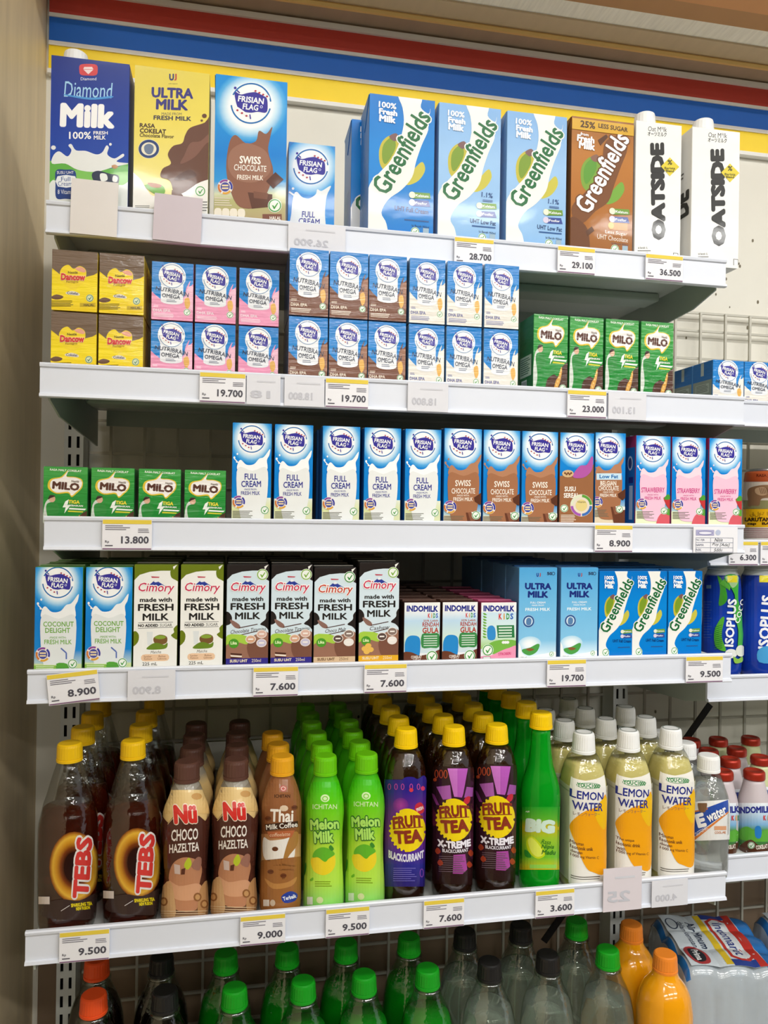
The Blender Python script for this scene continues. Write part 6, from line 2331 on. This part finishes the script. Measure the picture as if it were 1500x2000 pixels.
def water_pack(o, ux, uy, nx, ny, label, print_=True):
    """Pack of small bottles standing on the shelf, held by a printed film that sags between the caps. o: corner, ux/uy: axes."""
    rz = math.atan2(ux[1], ux[0])
    t = thing('water_pack', label, 'water pack', (o[0], o[1], ZP + 0.0004), rz, GN)
    pit = 0.046
    Lx, Ly = nx * pit, ny * pit
    caps = []
    for i in range(nx):
        for j in range(ny):
            x, y = (i + .5) * pit, (j + .5) * pit
            caps.append((x, y))
            b = link('bottle', wb_m, t)
            b.location = (x, y, 0)
            link('bottle_label', wl_m, b)
            c = link('bottle_cap', wc_m, b)
            c.location = (0, 0, .190)
    bm = bmesh.new()
    N = 8
    gx, gy = nx * N, ny * N
    g = {}
    cl = bm.verts.layers.float_color.new('Col')

    def top(x, y):
        d = min(math.hypot(x - a, y - b) for a, b in caps)
        return HW + 0.0012 - 0.016 * min(1, max(0, (d - 0.0145) / 0.022)) ** 1.3
    for i in range(gx + 1):
        for j in range(gy + 1):
            x, y = Lx * i / gx, Ly * j / gy
            g[i, j] = bm.verts.new((x, y, top(x, y) - (0.006 if i in (0, gx) or j in (0, gy) else 0)))
    for i in range(gx):
        for j in range(gy):
            f = bm.faces.new([g[i, j], g[i + 1, j], g[i + 1, j + 1], g[i, j + 1]])
            u, v = (i + .5) / gx, (j + .5) / gy
            f.material_index = 1 if (v > .80 or (v < .06)) else 0
    # sides of the film
    ring = [(i, 0) for i in range(gx)] + [(gx, j) for j in range(gy)] + [(gx - i, gy) for i in range(gx)] + [(0, gy - j) for j in range(gy)]
    prev = None
    rows_ = []
    for q, (dz, ins) in enumerate(((0.17, -.003), (0.10, -.002), (0.03, -.001), (0.002, .004))):
        row = []
        for (i, j) in ring:
            x, y = Lx * i / gx, Ly * j / gy
            w = 0.003 * math.sin(i * 1.7 + j * 2.1 + q)
            cx, cy = x - Lx / 2, y - Ly / 2
            d = math.hypot(cx, cy)
            row.append(bm.verts.new((x + cx / d * (-ins + w * .5), y + cy / d * (-ins + w * .5), dz)))
        rows_.append(row)
    first = [g[k] for k in ring]
    for a_, b_ in zip([first] + rows_, rows_):
        n = len(ring)
        for i in range(n):
            f = bm.faces.new([a_[i], b_[i], b_[(i + 1) % n], a_[(i + 1) % n]])
            f.material_index = 1 if (gx + gy <= i < 2 * gx + gy) else 0
    me = bm_mesh('wrapping_film', bm, True)
    me.materials.append(m_wfilm)
    me.materials.append(m_bfilm)
    link('wrapping_film', me, t)
    if print_:
        # printed panels lie on the film, following its bumps

        class Top:
            curved = True
            step = 3.0
            w, h = Lx, Ly

            def map(s, p):
                return (p[0] * Lx / 100.0, p[1] * Ly / 100.0)

            def out(s, x, z, off):
                xx, yy = min(max(x, 0), Lx), min(max(z, 0), Ly)
                return (x, z, top(xx, yy) * .35 + (HW + 0.0035) * .65 + off)
        a = Art(Top())
        a.poly([(4, 6), (96, 6), (96, 80), (4, 80)], '#c9d2d8')
        a.poly([(6, 41), (94, 41), (94, 48), (6, 48)], '#d9b92c')
        a.poly([(8, 48), (92, 48), (92, 78), (8, 78)], '#cdd4d8')
        a.poly([(4, 72), (26, 70), (50, 74), (74, 70), (96, 72), (96, 80), (70, 79), (50, 81), (26, 79), (4, 80)], '#b8322a')
        a.poly([(4, 48), (14, 48), (14, 72), (4, 72)], '#2a3f8c')
        a.poly([(86, 48), (96, 48), (96, 72), (86, 72)], '#2a3f8c')
        a.poly([(12, 58), (18, 50), (82, 50), (88, 58), (88, 66), (82, 73), (18, 73), (12, 66)], '#b8322a')
        a.poly([(15, 59), (20, 53), (80, 53), (85, 59), (85, 65), (80, 70), (20, 70), (15, 65)], '#d4d8da')
        a.text('Indomaret', 50, 61.5, 58, -11, '#2f3c7c', .015, 0, shear=.15)
        a.text('Air Minum', 42, 33, 46, -9, '#2c3850', .03, 0)
        a.text('dalam kemasan', 42, 23, 46, -6, '#2c3850', .01, 0)
        a.ring(22, 14, 10, 6, 1.4, '#3a465c', 20)
        a.blob([(66, 10), (80, 8), (94, 14), (92, 26), (78, 28), (66, 22)], '#a83a3c', 4)
        a.blob([(68, 13), (80, 11), (91, 15), (89, 23), (78, 25), (69, 20)], '#23262c', 4)
        a.text('Prima', 80, 18, 18, -7, '#e4e4e4', .03, 0, shear=.15)
        link('film_print', a.mesh('film_print', PRINT_FILM), t)
    return t


ztop = ZP + HW
dx_ = np.array([-0.20, -0.98])
dx_ /= np.hypot(*dx_)
water_pack((0.622, 1.045), dx_, None, 3, 3, 'wrapped drinking water pack with red framed logo next to the orange bottles')
water_pack((0.622 + 0.98 * 0.162, 1.045 - 0.20 * 0.162 + 0.012), dx_, None, 3, 3, 'wrapped drinking water pack beyond the one next to the orange bottles', True)

# -- black diagonal strap hanging behind the bottles
p0, p1 = at(1388, 1376, 1.118), at(1322, 1470, 1.118)
bm = bmesh.new()
d = (p1 - p0) / np.linalg.norm(p1 - p0)
n = np.array([-d[2], 0, d[0]]) * 0.0055
for s_ in (p0 - d * .0, p1 + d * 0.42):
    pass
q = [p0 - n, p0 + n, p1 + d * .36 + n, p1 + d * .36 - n]
va = [bm.verts.new(tuple(v)) for v in q]
vb = [bm.verts.new((v[0], v[1] + 0.002, v[2])) for v in q]
bm.faces.new(va)
bm.faces.new(vb[::-1])
for i in range(4):
    bm.faces.new([va[i], vb[i], vb[(i + 1) % 4], va[(i + 1) % 4]])
bmesh.ops.recalc_face_normals(bm, faces=list(bm.faces))
o = link('mounting_strap', bm_mesh('mounting_strap', bm, False, m_dark))
tag(o, 'black diagonal strap running down in front of the wire grid', 'strap')


# ------------------------------------------------------------------ price tags on the rails
GT = 'price tags on the shelf rails'
m_card = mat('white_card', '#ecebef', 0.5)
m_ghost = mat('blank_card', '#dedee4', 0.45, noise=0.03)


def price(px0, px1, shelf_, txt, label, rot=0.0, ghost=False, Y=None, zt=None, hk=None, card=None):
    if Y is None:
        sx, Y, sz = SHELF[shelf_]
        zt = EYE + sz
    yp = Y - 0.0024
    xa, xb_ = at(px0, proj((0.2, yp, zt))[1], yp)[0], at(px1, proj((0.2, yp, zt))[1], yp)[0]
    w = xb_ - xa
    h = hk or (LIPH - 0.0035)
    t = thing('price_tag', label, 'price tag', ((xa + xb_) / 2, yp, zt - LIPH + 0.001), 0, GT)
    t.rotation_euler = (0, rot, 0)
    box('card', (-w / 2, 0, 0), (w / 2, 0.0006, h), card or (m_ghost if ghost else m_card), t)
    H = 100.0 * h / w
    a = Art(Unit(w, h))
    if not ghost:
        a.rect(1, 1, 99, H * .15, '#e6cb45')
        a.lines(6, H * .2, 58, H * .38, 3, '#75727c', .42, .35)
        a.lines(72, H * .3, 95, H * .46, 3, '#75727c', .42, .1)
        a.text(txt, 66, H * .67, 56, H * .24, '#4c4a54', .028)
        a.text('Rp', 10, H * .74, 8, H * .1, '#55525c', .01)
        a.lines(6, H * .84, 22, H * .9, 1, '#55525c', .6, .1)
        a.rect(1, H * .945, 99, H * .985, '#7d5a78')
    else:
        if txt:
            a.text(txt, 40, H * .66, 60, H * .26, '#c3c3cb', .03, flip=True)
            a.lines(30, H * .2, 90, H * .3, 1, '#cfcfd6', .5, .2)
    if a.items:
        link('tag_print', a.mesh('tag_print', PRINT_PAPER), t)
    return t


price(888, 965, 1, '28.700', 'price tag reading 28.700 on the top shelf')
price(1090, 1163, 1, '29.100', 'price tag reading 29.100 under the brown chocolate carton')
price(1262, 1335, 1, '36.500', 'price tag reading 36.500 under the oat drink cartons')
price(563, 675, 1, '26.900', 'blank backed tag with mirrored 26.900 on the top shelf', ghost=True)
price(136, 228, 1, '', 'pale paper slip standing above the rail before the dark blue carton', 0.02, True, hk=0.058, card=mat('pale_slip', '#e2dcd8', 0.4, noise=0.04))
price(298, 392, 1, '', 'mauve paper slip standing above the rail before the yellow carton', 0.035, True, hk=0.05, card=mat('mauve_slip', '#cbbec6', 0.4, noise=0.05))
price(390, 480, 2, '19.700', 'price tag reading 19.700 under the pink strawberry packs')
price(636, 720, 2, '19.700', 'price tag reading 19.700 under the brown chocolate packs')
price(556, 634, 2, '18.800', 'mirrored 18.800 tag just before the chocolate pack price', ghost=True)
price(482, 548, 2, '18', 'mirrored tag just after the strawberry pack price', ghost=True)
price(797, 876, 2, '18.800', 'mirrored 18.800 tag under the white vanilla packs', ghost=True)
price(1109, 1185, 2, '23.000', 'price tag reading 23.000 under the tall green pack')
price(1189, 1263, 2, '13.100', 'mirrored 13.100 tag beside the tall green pack price', ghost=True)
price(200, 297, 3, '13.800', 'price tag reading 13.800 under the short green pack')
price(1162, 1236, 3, '8.900', 'price tag reading 8.900 under the low fat carton')
price(97, 197, 4, '8.900', 'crooked price tag reading 8.900 under the coconut cartons', -0.10)
price(250, 343, 4, '8.900', 'mirrored 8.900 tag under the matcha cartons', ghost=True)
price(495, 583, 4, '7.600', 'price tag reading 7.600 under the tiramisu cartons')
price(712, 795, 4, '7.600', 'price tag reading 7.600 under the cashew carton')
price(1069, 1145, 4, '19.700', 'price tag reading 19.700 under the light blue cartons')
price(1340, 1412, 4, '9.500', 'price tag reading 9.500 under the small bright blue cartons')
price(117, 215, 5, '9.500', 'price tag reading 9.500 under the dark tea bottles')
price(470, 558, 5, '9.000', 'price tag reading 9.000 under the coffee bottle')
price(637, 722, 5, '9.500', 'price tag reading 9.500 under the melon milk bottles')
price(828, 907, 5, '7.600', 'price tag reading 7.600 under the fruit tea bottles')
price(1046, 1122, 5, '3.600', 'price tag reading 3.600 under the green lime bottle')
price(1178, 1253, 5, '25', 'tall blank slip with mirrored 25 before the lemon bottle', 0.0, True, hk=0.051, card=mat('rosy_slip', '#dcd3d8', 0.4, noise=0.04))
price(1273, 1343, 5, '4.000', 'mirrored 4.000 tag at the end of the fifth shelf', ghost=True)
zr2 = at(*RS[2], RY)[2]
price(1424, 1481, 0, '6.300', 'price tag reading 6.300 under the rhino cans', Y=RY, zt=zr2)
price(1486, 1545, 0, '6.800', 'price tag only half seen beside the 6.300 one', Y=RY, zt=zr2)

# paper note with a small form on the third rail
sx, Y, sz = SHELF[3]
xa, xb_ = at(1352, 1060, Y)[0], at(1438, 1060, Y)[0]
w, h = xb_ - xa, LIPH - 0.004
t = thing('paper_note', 'white paper note with handwritten form on the third shelf rail', 'paper note', ((xa + xb_) / 2, Y - 0.0024, EYE + sz - LIPH + 0.001), 0)
box('card', (-w / 2, 0, 0), (w / 2, 0.0006, h), m_card, t)
H = 100.0 * h / w
a = Art(Unit(w, h))
a.rect(5, H * .12, 46, H * .34, '#a9a6c8')
a.disc(26, H * .24, 16, H * .08, '#e6e4f0', 16)
a.ring(26, H * .24, 16, H * .08, 1.2, '#6a6aa0', 18)
a.disc(55, H * .22, 6, H * .11, '#b8c0d8', 12)
for v in (.42, .6, .8, .97):
    a.rect(5, H * v, 90, H * v + .8, '#8a8ea0')
for u in (5, 38, 89):
    a.rect(u, H * .42, u + .7, H * .98, '#8a8ea0')
a.text('PIC PJR', 15, H * .52, 20, H * .09, '#6a6e84', 0)
a.text('NAMA', 14, H * .7, 18, H * .09, '#6a6e84', 0)
a.text('NIK', 12, H * .89, 12, H * .09, '#6a6e84', 0)
a.text('Nisa', 57, H * .5, 18, H * .14, '#3a3c44', 0, 4, shear=.3)
a.text('Poy [Ade]', 62, H * .7, 38, H * .14, '#3a3c44', 0, -2, shear=.3)
a.text('5ddu', 56, H * .89, 18, H * .12, '#3a3c44', 0, 3, shear=.3)
link('tag_print', a.mesh('tag_print', PRINT_PAPER), t)
